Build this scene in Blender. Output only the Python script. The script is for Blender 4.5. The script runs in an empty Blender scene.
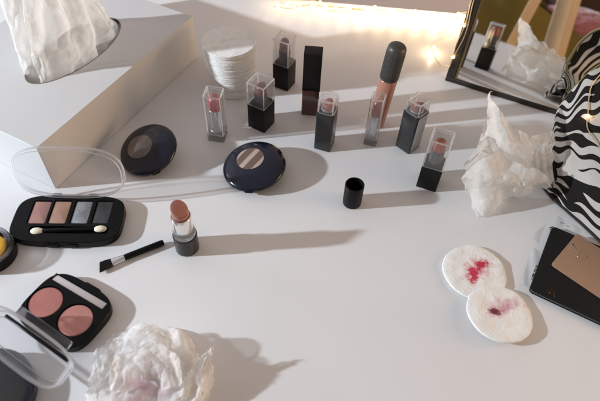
import bpy, bmesh, math, random
import numpy as np
from mathutils import Vector, Matrix, noise
random.seed(7); rng = np.random.default_rng(11)
S = 0.001                      # everything below is written in millimetres
sc = bpy.context.scene
col = sc.collection
R = math.radians

# ------------------------------------------------------------ camera (solved from the standing cases)
F, HC = 550.0, 451.0
_dn = np.array([-25., 450., F]); _dn /= np.linalg.norm(_dn); _up = -_dn
_X = np.array([1., 0, 0]) - _up[0]*_up; _X /= np.linalg.norm(_X)
_Y = np.cross(_up, _X)
RM = np.array([_X, _Y, _up])
def _ray(px, py): return RM @ np.array([px-300., py-200.5, F])
_d0 = _ray(300, 200.5); _t0 = HC/_d0[2]
CAM = np.array([_d0[0]*_t0, _d0[1]*_t0, HC]); CAM = np.array([-_d0[0]*(-HC/_d0[2]), -_d0[1]*(-HC/_d0[2]), HC])
def P(px, py, z=0.):
    d = _ray(px, py); t = (z-CAM[2])/d[2]; q = CAM+d*t
    return Vector((q[0], q[1], z))
cam = bpy.data.cameras.new('camera'); co = bpy.data.objects.new('camera', cam); col.objects.link(co)
cam.sensor_width = 36; cam.lens = 36*F/600; cam.clip_start = .01; cam.clip_end = 60
rx = Vector(RM @ np.array([1., 0, 0])); ry = Vector(RM @ np.array([0, -1., 0])); rz = Vector(RM @ np.array([0, 0, -1.]))
m = Matrix((rx, ry, rz)).transposed().to_4x4(); m.translation = Vector(CAM)*S
co.matrix_world = m
cam.dof.use_dof = True; cam.dof.focus_distance = .575; cam.dof.aperture_fstop = 6.3
sc.camera = co

# ------------------------------------------------------------ materials
def newmat(name):
    m = bpy.data.materials.new(name); m.use_nodes = True
    nt = m.node_tree; b = nt.nodes['Principled BSDF']; return m, nt, b
def N(nt, t, **k):
    n = nt.nodes.new(t)
    for a, v in k.items():
        if a in n.inputs.keys(): n.inputs[a].default_value = v
        else: setattr(n, a, v)
    return n
def c4(c): return (c[0], c[1], c[2], 1)
def mat(name, c, rough=.5, metal=0., var=.06, scale=60., bump=0., bscale=400., spec=.5, coat=0., sheen=0., emis=None, estr=0., sss=0., rvar=.08):
    m, nt, b = newmat(name); L = nt.links
    tc = N(nt, 'ShaderNodeTexCoord')
    nz = N(nt, 'ShaderNodeTexNoise'); nz.inputs['Scale'].default_value = scale; nz.inputs['Detail'].default_value = 5
    L.new(tc.outputs['Object'], nz.inputs['Vector'])
    mr = N(nt, 'ShaderNodeMapRange'); mr.inputs[3].default_value = 1-var; mr.inputs[4].default_value = 1+var
    L.new(nz.outputs['Fac'], mr.inputs[0])
    mx = N(nt, 'ShaderNodeVectorMath', operation='SCALE'); mx.inputs[0].default_value = c[:3]
    L.new(mr.outputs[0], mx.inputs['Scale']); L.new(mx.outputs[0], b.inputs['Base Color'])
    r2 = N(nt, 'ShaderNodeMapRange'); r2.inputs[3].default_value = max(0, rough-rvar*rough*2); r2.inputs[4].default_value = rough+rvar*rough*2
    L.new(nz.outputs['Fac'], r2.inputs[0]); L.new(r2.outputs[0], b.inputs['Roughness'])
    b.inputs['Metallic'].default_value = metal; b.inputs['Specular IOR Level'].default_value = spec
    b.inputs['Coat Weight'].default_value = coat; b.inputs['Sheen Weight'].default_value = sheen
    if sss: b.inputs['Subsurface Weight'].default_value = sss; b.inputs['Subsurface Scale'].default_value = .002; b.inputs['Subsurface Radius'].default_value = (1, .6, .4)
    if emis: b.inputs['Emission Color'].default_value = c4(emis); b.inputs['Emission Strength'].default_value = estr
    if bump:
        n2 = N(nt, 'ShaderNodeTexNoise'); n2.inputs['Scale'].default_value = bscale; n2.inputs['Detail'].default_value = 6
        L.new(tc.outputs['Object'], n2.inputs['Vector'])
        bp = N(nt, 'ShaderNodeBump'); bp.inputs['Strength'].default_value = bump; bp.inputs['Distance'].default_value = .0006
        L.new(n2.outputs['Fac'], bp.inputs['Height']); L.new(bp.outputs[0], b.inputs['Normal'])
    return m
def clear_solid(name, tint=(1, 1, 1), ior=1.47, thru=.45, rough=.003):
    m, nt, b = newmat(name); L = nt.links; nt.nodes.remove(b)
    g = N(nt, 'ShaderNodeBsdfGlass'); g.inputs['IOR'].default_value = ior; g.inputs['Color'].default_value = c4(tint)
    nz = N(nt, 'ShaderNodeTexNoise'); nz.inputs['Scale'].default_value = 150
    mr = N(nt, 'ShaderNodeMapRange'); mr.inputs[3].default_value = rough*.3; mr.inputs[4].default_value = rough*2.5
    L.new(nz.outputs['Fac'], mr.inputs[0]); L.new(mr.outputs[0], g.inputs['Roughness'])
    t = N(nt, 'ShaderNodeBsdfTransparent'); t.inputs['Color'].default_value = c4([min(1, x*.99) for x in tint])
    mx = N(nt, 'ShaderNodeMixShader'); mx.inputs[0].default_value = thru
    L.new(g.outputs[0], mx.inputs[1]); L.new(t.outputs[0], mx.inputs[2])
    L.new(mx.outputs[0], nt.nodes['Material Output'].inputs['Surface']); return m
def clear_thin(name, tint=(.95, .95, .95), refl=.6, haze=.03):
    m, nt, b = newmat(name); L = nt.links; nt.nodes.remove(b)
    t = N(nt, 'ShaderNodeBsdfTransparent'); t.inputs['Color'].default_value = c4(tint)
    g = N(nt, 'ShaderNodeBsdfGlossy'); g.inputs['Roughness'].default_value = .06
    d = N(nt, 'ShaderNodeBsdfDiffuse'); d.inputs['Color'].default_value = (.8, .8, .8, 1)
    fr = N(nt, 'ShaderNodeFresnel'); ge = N(nt, 'ShaderNodeNewGeometry'); im = N(nt, 'ShaderNodeMapRange'); im.inputs[3].default_value = 1.5; im.inputs[4].default_value = 1/1.5
    L.new(ge.outputs['Backfacing'], im.inputs[0]); L.new(im.outputs[0], fr.inputs['IOR'])
    nz = N(nt, 'ShaderNodeTexNoise'); nz.inputs['Scale'].default_value = 90; nz.inputs['Detail'].default_value = 8
    mr = N(nt, 'ShaderNodeMapRange'); mr.inputs[3].default_value = haze*.2; mr.inputs[4].default_value = haze*1.8
    L.new(nz.outputs['Fac'], mr.inputs[0])
    a = N(nt, 'ShaderNodeMixShader'); L.new(mr.outputs[0], a.inputs[0]); L.new(t.outputs[0], a.inputs[1]); L.new(d.outputs[0], a.inputs[2])
    ml = N(nt, 'ShaderNodeMath', operation='MULTIPLY'); ml.inputs[1].default_value = refl*1.6; L.new(fr.outputs[0], ml.inputs[0])
    mx = N(nt, 'ShaderNodeMixShader'); L.new(ml.outputs[0], mx.inputs[0]); L.new(a.outputs[0], mx.inputs[1]); L.new(g.outputs[0], mx.inputs[2])
    L.new(mx.outputs[0], nt.nodes['Material Output'].inputs['Surface']); return m

BLK = mat('black_plastic', (.004, .004, .0045), .26, spec=.16, bump=.03, bscale=900, var=.2)
BLKM = mat('black_matte_plastic', (.006, .0055, .005), .42, spec=.2, bump=.12, bscale=2500, var=.2)
BLKG = mat('black_gloss', (.007, .009, .020), .16, coat=.2, spec=.4, var=.2)
GREYB = mat('dark_grey_gloss', (.022, .021, .022), .22, spec=.4, var=.15)
SILV = mat('silver_metal', (.75, .74, .74), .2, metal=1, var=.05)
SILVD = mat('satin_silver', (.42, .41, .41), .34, metal=.9, var=.08)
GREYT = mat('taupe_satin', (.30, .26, .24), .35, metal=.4)
CLR = clear_solid('clear_acrylic')
CLRT = clear_thin('clear_film')
FACE = clear_thin('clear_cap_face', (.985, .985, .985), .75, .02)
def edge_mat(name, d=.35, tr=.45):
    m, nt, b = newmat(name); L = nt.links; nt.nodes.remove(b)
    t = N(nt, 'ShaderNodeBsdfTransparent'); g = N(nt, 'ShaderNodeBsdfGlass'); g.inputs['IOR'].default_value = 1.45; g.inputs['Roughness'].default_value = .02
    df = N(nt, 'ShaderNodeBsdfTranslucent'); df.inputs['Color'].default_value = (.9, .9, .9, 1)
    nz = N(nt, 'ShaderNodeTexNoise'); nz.inputs['Scale'].default_value = 120; mr = N(nt, 'ShaderNodeMapRange'); mr.inputs[3].default_value = d*.5; mr.inputs[4].default_value = d*1.5; L.new(nz.outputs['Fac'], mr.inputs[0])
    a = N(nt, 'ShaderNodeMixShader'); L.new(mr.outputs[0], a.inputs[0]); L.new(g.outputs[0], a.inputs[1]); L.new(df.outputs[0], a.inputs[2])
    x = N(nt, 'ShaderNodeMixShader'); x.inputs[0].default_value = tr; L.new(a.outputs[0], x.inputs[1]); L.new(t.outputs[0], x.inputs[2]); L.new(x.outputs[0], nt.nodes['Material Output'].inputs['Surface']); return m
EDGE = edge_mat('clear_with_glint', .55, .3)  # pale mix paints in the light caught along clear edges
LID = clear_thin('clear_lid', (.975, .975, .98), .3, .035)

# ------------------------------------------------------------ mesh helpers
def obj(name, bm, m, parent=None, smooth=True, loc=None, rot=None, bevel=0., seg=2, angle=40):
    me = bpy.data.meshes.new(name)
    bmesh.ops.scale(bm, vec=(S, S, S), verts=bm.verts)
    bm.normal_update(); bm.to_mesh(me); bm.free()
    for x in (m if isinstance(m, (list, tuple)) else [m]): me.materials.append(x)
    if smooth:
        me.polygons.foreach_set('use_smooth', [True]*len(me.polygons))
        try: me.set_sharp_from_angle(angle=R(angle))
        except Exception: pass
    o = bpy.data.objects.new(name, me); col.objects.link(o)
    if parent: o.parent = parent
    if loc is not None: o.location = Vector(loc)*S
    if rot is not None: o.rotation_euler = rot
    if bevel:
        md = o.modifiers.new('bevel', 'BEVEL'); md.width = bevel*S; md.segments = seg; md.limit_method = 'ANGLE'; md.angle_limit = R(35)
        md.harden_normals = False
    return o
def tag(o, label=None, cat=None, group=None, kind=None):
    if label: o['label'] = label
    if cat: o['category'] = cat
    if group: o['group'] = group
    if kind: o['kind'] = kind
    return o
def thing(name, label, cat, loc=(0, 0, 0), rz=0., group=None, rot=None):
    o = bpy.data.objects.new(name, None); col.objects.link(o); o.empty_display_size = .01
    o.location = Vector(loc)*S; o.rotation_euler = rot if rot else (0, 0, rz)
    return tag(o, label, cat, group)
def box(bm, x0, x1, y0, y1, z0, z1, M=None):
    v = [bm.verts.new((x, y, z)) for z in (z0, z1) for x, y in ((x0, y0), (x1, y0), (x1, y1), (x0, y1))]
    for f in ((3, 2, 1, 0), (4, 5, 6, 7), (0, 1, 5, 4), (1, 2, 6, 5), (2, 3, 7, 6), (3, 0, 4, 7)): bm.faces.new([v[i] for i in f])
    if M is not None: bmesh.ops.transform(bm, matrix=M, verts=v)
    return v
def lathe(bm, prof, n=48, M=None, cap0=True, cap1=True):
    rings = []
    for r, z in prof:
        rings.append([bm.verts.new((r*math.cos(2*math.pi*i/n), r*math.sin(2*math.pi*i/n), z)) for i in range(n)])
    for a, b in zip(rings, rings[1:]):
        for i in range(n): bm.faces.new((a[i], a[(i+1) % n], b[(i+1) % n], b[i]))
    if cap0: bm.faces.new(list(reversed(rings[0])))
    if cap1: bm.faces.new(rings[-1])
    if M is not None: bmesh.ops.transform(bm, matrix=M, verts=[v for r in rings for v in r])
    return rings
def rrect(w, h, r, n=8):
    pts = []
    for cx, cy, a0 in ((w/2-r, h/2-r, 0), (-w/2+r, h/2-r, 90), (-w/2+r, -h/2+r, 180), (w/2-r, -h/2+r, 270)):
        for i in range(n+1):
            a = R(a0+90*i/n); pts.append((cx+r*math.cos(a), cy+r*math.sin(a)))
    return pts
def offset(pts, d):       # shrink a convex outline about its middle by d
    cx = sum(p[0] for p in pts)/len(pts); cy = sum(p[1] for p in pts)/len(pts)
    mx = max(abs(p[0]-cx) for p in pts); my = max(abs(p[1]-cy) for p in pts)
    return [(cx+(p[0]-cx)*(mx-d)/mx, cy+(p[1]-cy)*(my-d)/my) for p in pts]
def loft(bm, layers, cap0=True, cap1=True, M=None):   # layers: (outline, z)
    rings = [[bm.verts.new((x, y, z)) for x, y in pts] for pts, z in layers]
    n = len(rings[0])
    for a, b in zip(rings, rings[1:]):
        for i in range(n): bm.faces.new((a[i], a[(i+1) % n], b[(i+1) % n], b[i]))
    if cap0: bm.faces.new(list(reversed(rings[0])))
    if cap1: bm.faces.new(rings[-1])
    if M is not None: bmesh.ops.transform(bm, matrix=M, verts=[v for r in rings for v in r])
    return rings
def slab(pts, z0, z1, e=.6):     # outline with softened top and bottom edges
    return [(offset(pts, e), z0), (offset(pts, e*.3), z0+e*.3), (pts, z0+e), (pts, z1-e), (offset(pts, e*.3), z1-e*.3), (offset(pts, e), z1)]
def tube(bm, pts, r, n=8):
    pts = [Vector(p) for p in pts]; rings = []; up = Vector((0, 0, 1)); pu = None
    for i, p in enumerate(pts):
        t = (pts[min(i+1, len(pts)-1)]-pts[max(i-1, 0)]).normalized()
        if pu is None: pu = t.cross(up if abs(t.z) < .9 else Vector((1, 0, 0))).normalized()
        pu = (pu-t*pu.dot(t)).normalized(); w = t.cross(pu)
        rr = r[i] if isinstance(r, (list, tuple)) else r
        rings.append([bm.verts.new(p+(pu*math.cos(2*math.pi*k/n)+w*math.sin(2*math.pi*k/n))*rr) for k in range(n)])
    for a, b in zip(rings, rings[1:]):
        for k in range(n): bm.faces.new((a[k], a[(k+1) % n], b[(k+1) % n], b[k]))
    bm.faces.new(list(reversed(rings[0]))); bm.faces.new(rings[-1])
def spline(pts, k=10):
    pts = [Vector(p) for p in pts]; out = []
    q = [pts[0]*2-pts[1]]+pts+[pts[-1]*2-pts[-2]]
    for i in range(1, len(q)-2):
        for j in range(k):
            t = j/k; a, b, c, d = q[i-1], q[i], q[i+1], q[i+2]
            out.append(.5*((2*b)+(c-a)*t+(2*a-5*b+4*c-d)*t*t+(3*b-a-3*c+d)*t**3))
    out.append(pts[-1]); return out
def BM(): return bmesh.new()

# ------------------------------------------------------------ setting
m, nt, b = newmat('white_laminate'); L = nt.links
tc = N(nt, 'ShaderNodeTexCoord'); nz = N(nt, 'ShaderNodeTexNoise'); nz.inputs['Scale'].default_value = 6; nz.inputs['Detail'].default_value = 6
L.new(tc.outputs['Object'], nz.inputs['Vector'])
cr = N(nt, 'ShaderNodeValToRGB'); cr.color_ramp.elements[0].position = .3; cr.color_ramp.elements[0].color = (.70, .695, .70, 1)
cr.color_ramp.elements[1].position = .7; cr.color_ramp.elements[1].color = (.745, .74, .745, 1)
L.new(nz.outputs['Fac'], cr.inputs[0]); L.new(cr.outputs[0], b.inputs['Base Color'])
mr = N(nt, 'ShaderNodeMapRange'); mr.inputs[3].default_value = .28; mr.inputs[4].default_value = .42; L.new(nz.outputs['Fac'], mr.inputs[0]); L.new(mr.outputs[0], b.inputs['Roughness'])
n2 = N(nt, 'ShaderNodeTexNoise'); n2.inputs['Scale'].default_value = 900; L.new(tc.outputs['Object'], n2.inputs['Vector'])
bp = N(nt, 'ShaderNodeBump'); bp.inputs['Strength'].default_value = .06; bp.inputs['Distance'].default_value = .0004; L.new(n2.outputs['Fac'], bp.inputs['Height']); L.new(bp.outputs[0], b.inputs['Normal'])
b.inputs['Specular IOR Level'].default_value = .35
TABLE = m
bm = BM(); loft(bm, [([(-760, -400), (760, -400), (760, 315), (-760, 471)], -26), ([(-760, -400), (760, -400), (760, 315), (-760, 471)], 0)])
tag(obj('table', bm, TABLE, bevel=2, seg=3), 'white laminate tabletop that all the make-up stands on', 'table')
bm = BM(); box(bm, -2600, 2600, -2600, 900, -760, -750)
tag(obj('floor', bm, mat('floor_brown', (.12, .09, .07), .6, var=.2, scale=4), smooth=False), kind='structure')
bm = BM(); box(bm, -2600, 2600, 620, 640, -750, 1500)
tag(obj('wall', bm, mat('wall_mauve', (.42, .38, .39), .8, var=.04, scale=5, bump=.2, bscale=200), smooth=False), kind='structure')

# ------------------------------------------------------------ tissue material and crumpling
def tissue_mat(name, c=(.86, .85, .84), stain=None, srad=20., scol=(.75, .25, .45), trans=.35, cr_=1., thin=.20):
    m, nt, b = newmat(name); L = nt.links; nt.nodes.remove(b)
    tc = N(nt, 'ShaderNodeTexCoord')
    d = N(nt, 'ShaderNodeBsdfDiffuse'); t = N(nt, 'ShaderNodeBsdfTranslucent'); mx = N(nt, 'ShaderNodeMixShader'); mx.inputs[0].default_value = trans+.02
    tp = N(nt, 'ShaderNodeBsdfTransparent'); m2 = N(nt, 'ShaderNodeMixShader'); m2.inputs[0].default_value = thin
    nz = N(nt, 'ShaderNodeTexNoise'); nz.inputs['Scale'].default_value = 120; nz.inputs['Detail'].default_value = 8; L.new(tc.outputs['Object'], nz.inputs['Vector'])
    cr = N(nt, 'ShaderNodeValToRGB'); cr.color_ramp.elements[0].color = c4([x*.95 for x in c]); cr.color_ramp.elements[1].color = c4(c); L.new(nz.outputs['Fac'], cr.inputs[0])
    out = cr.outputs[0]
    if stain is not None:
        n3 = N(nt, 'ShaderNodeTexNoise'); n3.inputs['Scale'].default_value = 110; n3.inputs['Detail'].default_value = 6; L.new(tc.outputs['Object'], n3.inputs['Vector'])
        vm = N(nt, 'ShaderNodeVectorMath', operation='DISTANCE'); vm.inputs[1].default_value = [x*S for x in stain]; L.new(tc.outputs['Object'], vm.inputs[0])
        mr = N(nt, 'ShaderNodeMapRange'); mr.inputs[1].default_value = srad*S; mr.inputs[2].default_value = srad*S*.25; L.new(vm.outputs['Value'], mr.inputs[0])
        mm = N(nt, 'ShaderNodeMapRange'); mm.inputs[1].default_value = .38; mm.inputs[2].default_value = .66; L.new(n3.outputs['Fac'], mm.inputs[0])
        mu = N(nt, 'ShaderNodeMath', operation='MULTIPLY'); L.new(mr.outputs[0], mu.inputs[0]); L.new(mm.outputs[0], mu.inputs[1])
        mc = N(nt, 'ShaderNodeMix', data_type='RGBA'); L.new(mu.outputs[0], mc.inputs[0]); L.new(out, mc.inputs[6]); mc.inputs[7].default_value = c4(scol); out = mc.outputs[2]
    L.new(out, d.inputs['Color']); t.inputs['Color'].default_value = (.93, .91, .87, 1)
    wn = N(nt, 'ShaderNodeTexNoise'); wn.inputs['Scale'].default_value = 28; wn.inputs['Detail'].default_value = 2; L.new(tc.outputs['Object'], wn.inputs['Vector'])
    ws = N(nt, 'ShaderNodeVectorMath', operation='SCALE'); ws.inputs['Scale'].default_value = .018; L.new(wn.outputs['Color'], ws.inputs[0])
    wa = N(nt, 'ShaderNodeVectorMath', operation='ADD'); L.new(tc.outputs['Object'], wa.inputs[0]); L.new(ws.outputs[0], wa.inputs[1])
    prev = None
    for scl, dist, st_, rot_ in ((40, .011, .50*cr_, 20), (90, .005, .33*cr_, 50), (230, .0014, .3, 75)):
        mp = N(nt, 'ShaderNodeMapping'); mp.inputs['Rotation'].default_value = (R(rot_), R(rot_*1.7), R(rot_*.6)); L.new(wa.outputs[0], mp.inputs['Vector'])
        vo = N(nt, 'ShaderNodeTexVoronoi'); vo.feature = 'F1'; vo.distance = 'CHEBYCHEV'; vo.inputs['Scale'].default_value = scl; L.new(mp.outputs[0], vo.inputs['Vector'])
        b2 = N(nt, 'ShaderNodeBump'); b2.inputs['Strength'].default_value = st_; b2.inputs['Distance'].default_value = dist; L.new(vo.outputs['Distance'], b2.inputs['Height'])
        if prev: L.new(prev.outputs[0], b2.inputs['Normal'])
        prev = b2
    L.new(b2.outputs[0], d.inputs['Normal']); L.new(b2.outputs[0], t.inputs['Normal'])
    L.new(d.outputs[0], mx.inputs[1]); L.new(t.outputs[0], mx.inputs[2]); L.new(mx.outputs[0], m2.inputs[1]); L.new(tp.outputs[0], m2.inputs[2])
    L.new(m2.outputs[0], nt.nodes['Material Output'].inputs['Surface']); return m

def tri(x): return np.abs(((x/2.) % 1.)*2-1)*2-1     # triangle wave, -1..1
def crumple(p, amp, lam, seed, n=3):                  # faceted displacement field over points p (k,3)
    r = np.random.default_rng(seed); o = np.zeros(len(p)); w = p.copy()
    for k in range(2):
        d = r.normal(size=3); d /= np.linalg.norm(d); e = r.normal(size=3); e /= np.linalg.norm(e)
        w = w+np.outer(np.sin(p@d/lam*1.3+r.uniform(0, 6))*lam*.35, e)
    for k in range(n):
        d = r.normal(size=3); d /= np.linalg.norm(d)
        o += tri(w@d/(lam*r.uniform(.7, 1.5))+r.uniform(0, 4))
    return o*amp/n**.5
def grid_normals(G):
    du = np.gradient(G, axis=0); dv = np.gradient(G, axis=1); n = np.cross(du, dv)
    return n/(np.linalg.norm(n, axis=2, keepdims=True)+1e-9)
def wrinkle(G, sets, seed):
    for i, (a, l) in enumerate(sets):
        nn = grid_normals(G); k = G.shape[0]*G.shape[1]
        d = crumple(G.reshape(k, 3), a, l, seed+i).reshape(G.shape[:2])
        e = crumple(G.reshape(k, 3), a*.6, l, seed+50+i).reshape(G.shape[:2])
        tdir = np.gradient(G, axis=0); tdir /= (np.linalg.norm(tdir, axis=2, keepdims=True)+1e-9)
        G = G+nn*d[..., None]+tdir*e[..., None]
    return G
def pleat(G, freqs, amp, seed, axis=1, grow=0.):    # long sharp folds that run along the other parameter
    r = np.random.default_rng(seed); a, b = G.shape[:2]
    U_, V_ = np.meshgrid(np.linspace(0, 1, a), np.linspace(0, 1, b), indexing='ij'); x, y = (V_, U_) if axis == 1 else (U_, V_)
    nn = grid_normals(G); d = np.zeros((a, b))
    for k, fq in enumerate(freqs):
        ph_ = r.uniform(0, 6); sk = r.uniform(-.25, .25); bend = r.uniform(-.06, .06)
        w_ = tri(fq*(x+sk*y+bend*np.sin(y*5+ph_))*2+ph_)
        env = .45+.55*np.sin(y*r.uniform(2, 5)+x*r.uniform(2, 6)+ph_)**2
        d += w_*env*amp/(k+1)**.75
    return G+nn*(d*(1+grow*(y-.5)))[..., None]
def upsample(G, f=2):
    a, b = G.shape[:2]
    def ax(C):
        k = C.shape[0]; t = np.linspace(0, k-1, (k-1)*f+1); i = np.clip(t.astype(int), 0, k-2); u_ = (t-i)[:, None, None]
        p0 = C[np.clip(i-1, 0, k-1)]; p1 = C[i]; p2 = C[i+1]; p3 = C[np.clip(i+2, 0, k-1)]
        return .5*(2*p1+(p2-p0)*u_+(2*p0-5*p1+4*p2-p3)*u_**2+(3*p1-p0-3*p2+p3)*u_**3)
    return ax(ax(G).transpose(1, 0, 2)).transpose(1, 0, 2)
def relax(G, growth, iters, pins=(), wrap=False, bend=.15, zmin=.3, jit=1.5, seed=1, R0=None, zfun=None):
    # a sheet with more paper than the space between its pinned points: it buckles into real folds
    X = G.copy(); a, b = X.shape[:2]; r = np.random.default_rng(seed)
    offs = [(1, 0), (0, 1), (1, 1), (1, -1)]; bo_ = [(2, 0), (0, 2), (2, 2), (2, -2), (4, 0), (0, 4), (4, 4), (4, -4), (7, 0), (0, 7)]
    B0_ = G if R0 is None else R0
    def sl(di, dj):
        A_ = (slice(0, a-di), slice(0, b-dj) if dj >= 0 else slice(-dj, b)); C_ = (slice(di, a), slice(dj, b) if dj >= 0 else slice(0, b+dj)); return A_, C_
    cons = []
    for (di, dj), k in [(o, 1.) for o in offs]+[(o, bend) for o in bo_]:
        A_, C_ = sl(di, dj); L0 = np.linalg.norm(B0_[A_]-B0_[C_], axis=2)*growth; cons.append((A_, C_, L0, k, di, dj))
    nz_ = grid_normals(G)
    low = upsample(r.normal(size=(max(2, a//6+1), max(2, b//6+1), 1)).repeat(3, axis=2), 6)[:a, :b, 0]
    if low.shape == (a, b): X += nz_*(low*jit)[..., None]
    X += r.normal(size=X.shape)*jit*.12
    cnt = np.zeros((a, b, 1))
    for it in range(iters):
        D = np.zeros_like(X); W = np.zeros((a, b, 1))
        for A_, C_, L0, k, di, dj in cons:
            d = X[C_]-X[A_]; l = np.linalg.norm(d, axis=2)+1e-9; e = (l-L0)/l
            if k < 1: e = np.minimum(e, 0)          # bending only pushes apart
            c = d*(e*.5*k)[..., None]; D[A_] += c; D[C_] -= c; W[A_] += k; W[C_] += k
        X += D/W*1.7
        for (i, j, p_) in pins: X[i, j] += (np.array(p_)-X[i, j])*.8
        if wrap: m_ = (X[0]+X[-1])/2; X[0] = m_; X[-1] = m_
        if zmin is not None: X[:, :, 2] = np.maximum(X[:, :, 2], zmin if zfun is None else zfun)
    return X
def tissue_sheet(C_, n=(29, 29), growth=1.3, seed=1, bend=.3, pin=True, jit=2.5, wr=((1.3, 26), (.6, 12))):
    C_ = [[tuple(q) for q in r_] for r_ in C_]; a, b = len(C_), len(C_[0]); n0, n1 = n
    G = ctrl(C_, n0, n1); pins = [(round(i*(n0-1)/(a-1)), round(j*(n1-1)/(b-1)), C_[i][j]) for i in range(a) for j in range(b)]
    rr_ = random.Random(seed); keep = [p_ for k, p_ in enumerate(pins) if (k//b in (0, a-1) or k % b in (0, b-1)) or rr_.random() < .55]
    X = relax(G, growth, 260, keep, bend=bend, jit=jit, seed=seed)
    for f, g_, it, j_ in ((2, 1.010, 120, .35), (2, 1.006, 60, .15)):
        X = upsample(X, f); X = relax(X, g_, it, (), bend=bend*.8, jit=j_, seed=seed+f)
    X = wrinkle(X, list(wr), seed*3); X[:, :, 2] = np.maximum(X[:, :, 2], .3)
    return X
def add_grid(bm, G):
    a, b = G.shape[:2]
    V = [[bm.verts.new(G[i, j]) for j in range(b)] for i in range(a)]
    for i in range(a-1):
        for j in range(b-1): bm.faces.new((V[i][j], V[i+1][j], V[i+1][j+1], V[i][j+1]))
def ctrl(C, nu, nv):          # smooth-ish surface through a coarse control grid
    C = np.array(C, float); a, b = C.shape[:2]
    def axis(C, n):
        k = C.shape[0]; t = np.linspace(0, k-1, n); i = np.clip(t.astype(int), 0, k-2); f = t-i
        f = np.clip(f, 0, 1)[:, None, None]
        p0 = C[np.clip(i-1, 0, k-1)]; p1 = C[i]; p2 = C[i+1]; p3 = C[np.clip(i+2, 0, k-1)]
        cr_ = .5*(2*p1+(p2-p0)*f+(2*p0-5*p1+4*p2-p3)*f*f+(3*p1-p0-3*p2+p3)*f**3)
        return cr_*.6+(p1*(1-f)+p2*f)*.4
    G = axis(C, nu); G = axis(G.transpose(1, 0, 2), nv).transpose(1, 0, 2); return G

# ------------------------------------------------------------ tissue box
A0 = P(198, 57); B0 = P(56, 189); u = (A0-B0); LB = u.length; u.normalize(); w = Vector((-u.y, u.x, 0)); WB = 190.; HB = 61.
CARD = mat('white_card', (.60, .595, .595), .6, var=.03, scale=20, bump=.05, bscale=700)
tb = thing('tissue_box', 'large white card tissue box with a long curved opening in its top', 'tissue box', B0, math.atan2(u.y, u.x))
def oval(n, grow=0.):
    pts = []
    for i in range(n):
        a = 2*math.pi*i/n; ca, sa = math.cos(a), math.sin(a)
        pts.append((141+(71+grow)*ca, 78+(32+grow)*math.copysign(abs(sa)**1.05, sa)))
    return pts
bm = BM(); n = 96; ov = oval(n); Z = HB
top = []
for i in range(n):
    a = 2*math.pi*i/n; dx, dy = math.cos(a), math.sin(a)*.9
    ts = []
    if dx > 1e-6: ts.append((LB-141)/dx)
    if dx < -1e-6: ts.append((0-141)/dx)
    if dy > 1e-6: ts.append((WB-78)/dy)
    if dy < -1e-6: ts.append((0-78)/dy)
    t = min(ts); top.append((141+dx*t, 78+dy*t))
for cxy in ((0, 0), (LB, 0), (LB, WB), (0, WB)):
    i = min(range(n), key=lambda k: (top[k][0]-cxy[0])**2+(top[k][1]-cxy[1])**2); top[i] = cxy
vi = [bm.verts.new((x, y, Z)) for x, y in ov]; vd = [bm.verts.new((x, y, Z-.8)) for x, y in ov]; vt = [bm.verts.new((x, y, Z)) for x, y in top]; vb = [bm.verts.new((x, y, .3)) for x, y in top]
for i in range(n):
    j = (i+1) % n
    bm.faces.new((vi[j], vi[i], vt[i], vt[j])); bm.faces.new((vt[j], vt[i], vb[i], vb[j])); bm.faces.new((vi[i], vi[j], vd[j], vd[i]))
bm.faces.new(list(reversed(vb)))
obj('carton', bm, CARD, tb, bevel=.7, seg=2, angle=30)
bm = BM(); tube(bm, [(x, y, Z-.1) for x, y in oval(n, .1)]+[(oval(n, .1)[0][0], oval(n, .1)[0][1], Z-.1)], .55, 6)
obj('perforated_edge', bm, mat('torn_card_edge', (.22, .15, .11), .8, var=.4, scale=900), tb)
bm = BM(); G = np.zeros((60, 30, 3)); 
for i in range(60):
    for j in range(30): G[i, j] = (141-76+152*i/59, 78-36+72*j/29, Z-7)
G = wrinkle(G, [(2.5, 16), (.8, 6)], 5); add_grid(bm, G)
tag(obj('folded_tissue', bm, tissue_mat('tissue_inner', (.8, .78, .76)), None, loc=B0, rot=(0, 0, math.atan2(u.y, u.x))), 'next white tissue lying folded inside the tissue box opening', 'tissue')
# tissue standing up out of the opening: pleated, closed all round, leaning back
nu_, nv_ = 81, 41
G = np.zeros((nu_, nv_, 3)); r2 = np.random.default_rng(3); ph = r2.uniform(0, 6.28, 12)
for i in range(nu_):
    a = 2*math.pi*i/(nu_-1)
    for j in range(nv_):
        t = j/(nv_-1); cx = 141-t*14; cy = 80+t*10
        ru = 66-30*min(1, t*1.5)**.8+10*max(0, t-.6); rv = 24+8*math.sin(t*3.1)-3*t
        k = 1+.13*t*math.sin(a*3+ph[0]+t)+.08*math.sin(a*5+ph[1]-t*1.5)
        G[i, j] = (cx+ru*k*math.cos(a), cy+rv*k*math.sin(a), -8+t*(150+14*math.sin(a*2+1)+10*math.sin(a*5)))
pins = [(i, 0, G[i, 0]) for i in range(nu_)]+[(i, nv_-1, G[i, -1]) for i in range(0, nu_, 9)]+[(i, 20, G[i, 20]) for i in range(4, nu_, 13)]
G = pleat(G, [5, 9], 6.5, 17, axis=0, grow=1.0); G = pleat(G, [4, 11, 17], 3.2, 23, axis=0, grow=.6); pins = [(i, j, G[i, j]) for i, j, _ in pins]
G = relax(G, 1.05, 200, pins, wrap=True, bend=.3, zmin=None, jit=3., seed=5)
for f, g_, it, j_ in ((2, 1.010, 120, .35), (2, 1.006, 60, .15)):
    G = upsample(G, f); G = relax(G, g_, it, (), wrap=True, bend=.25, zmin=None, jit=j_, seed=9)
G = wrinkle(G, [(1.0, 34), (.4, 12)], 21)
G[-1] = G[0]
bm = BM(); add_grid(bm, G)
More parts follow.
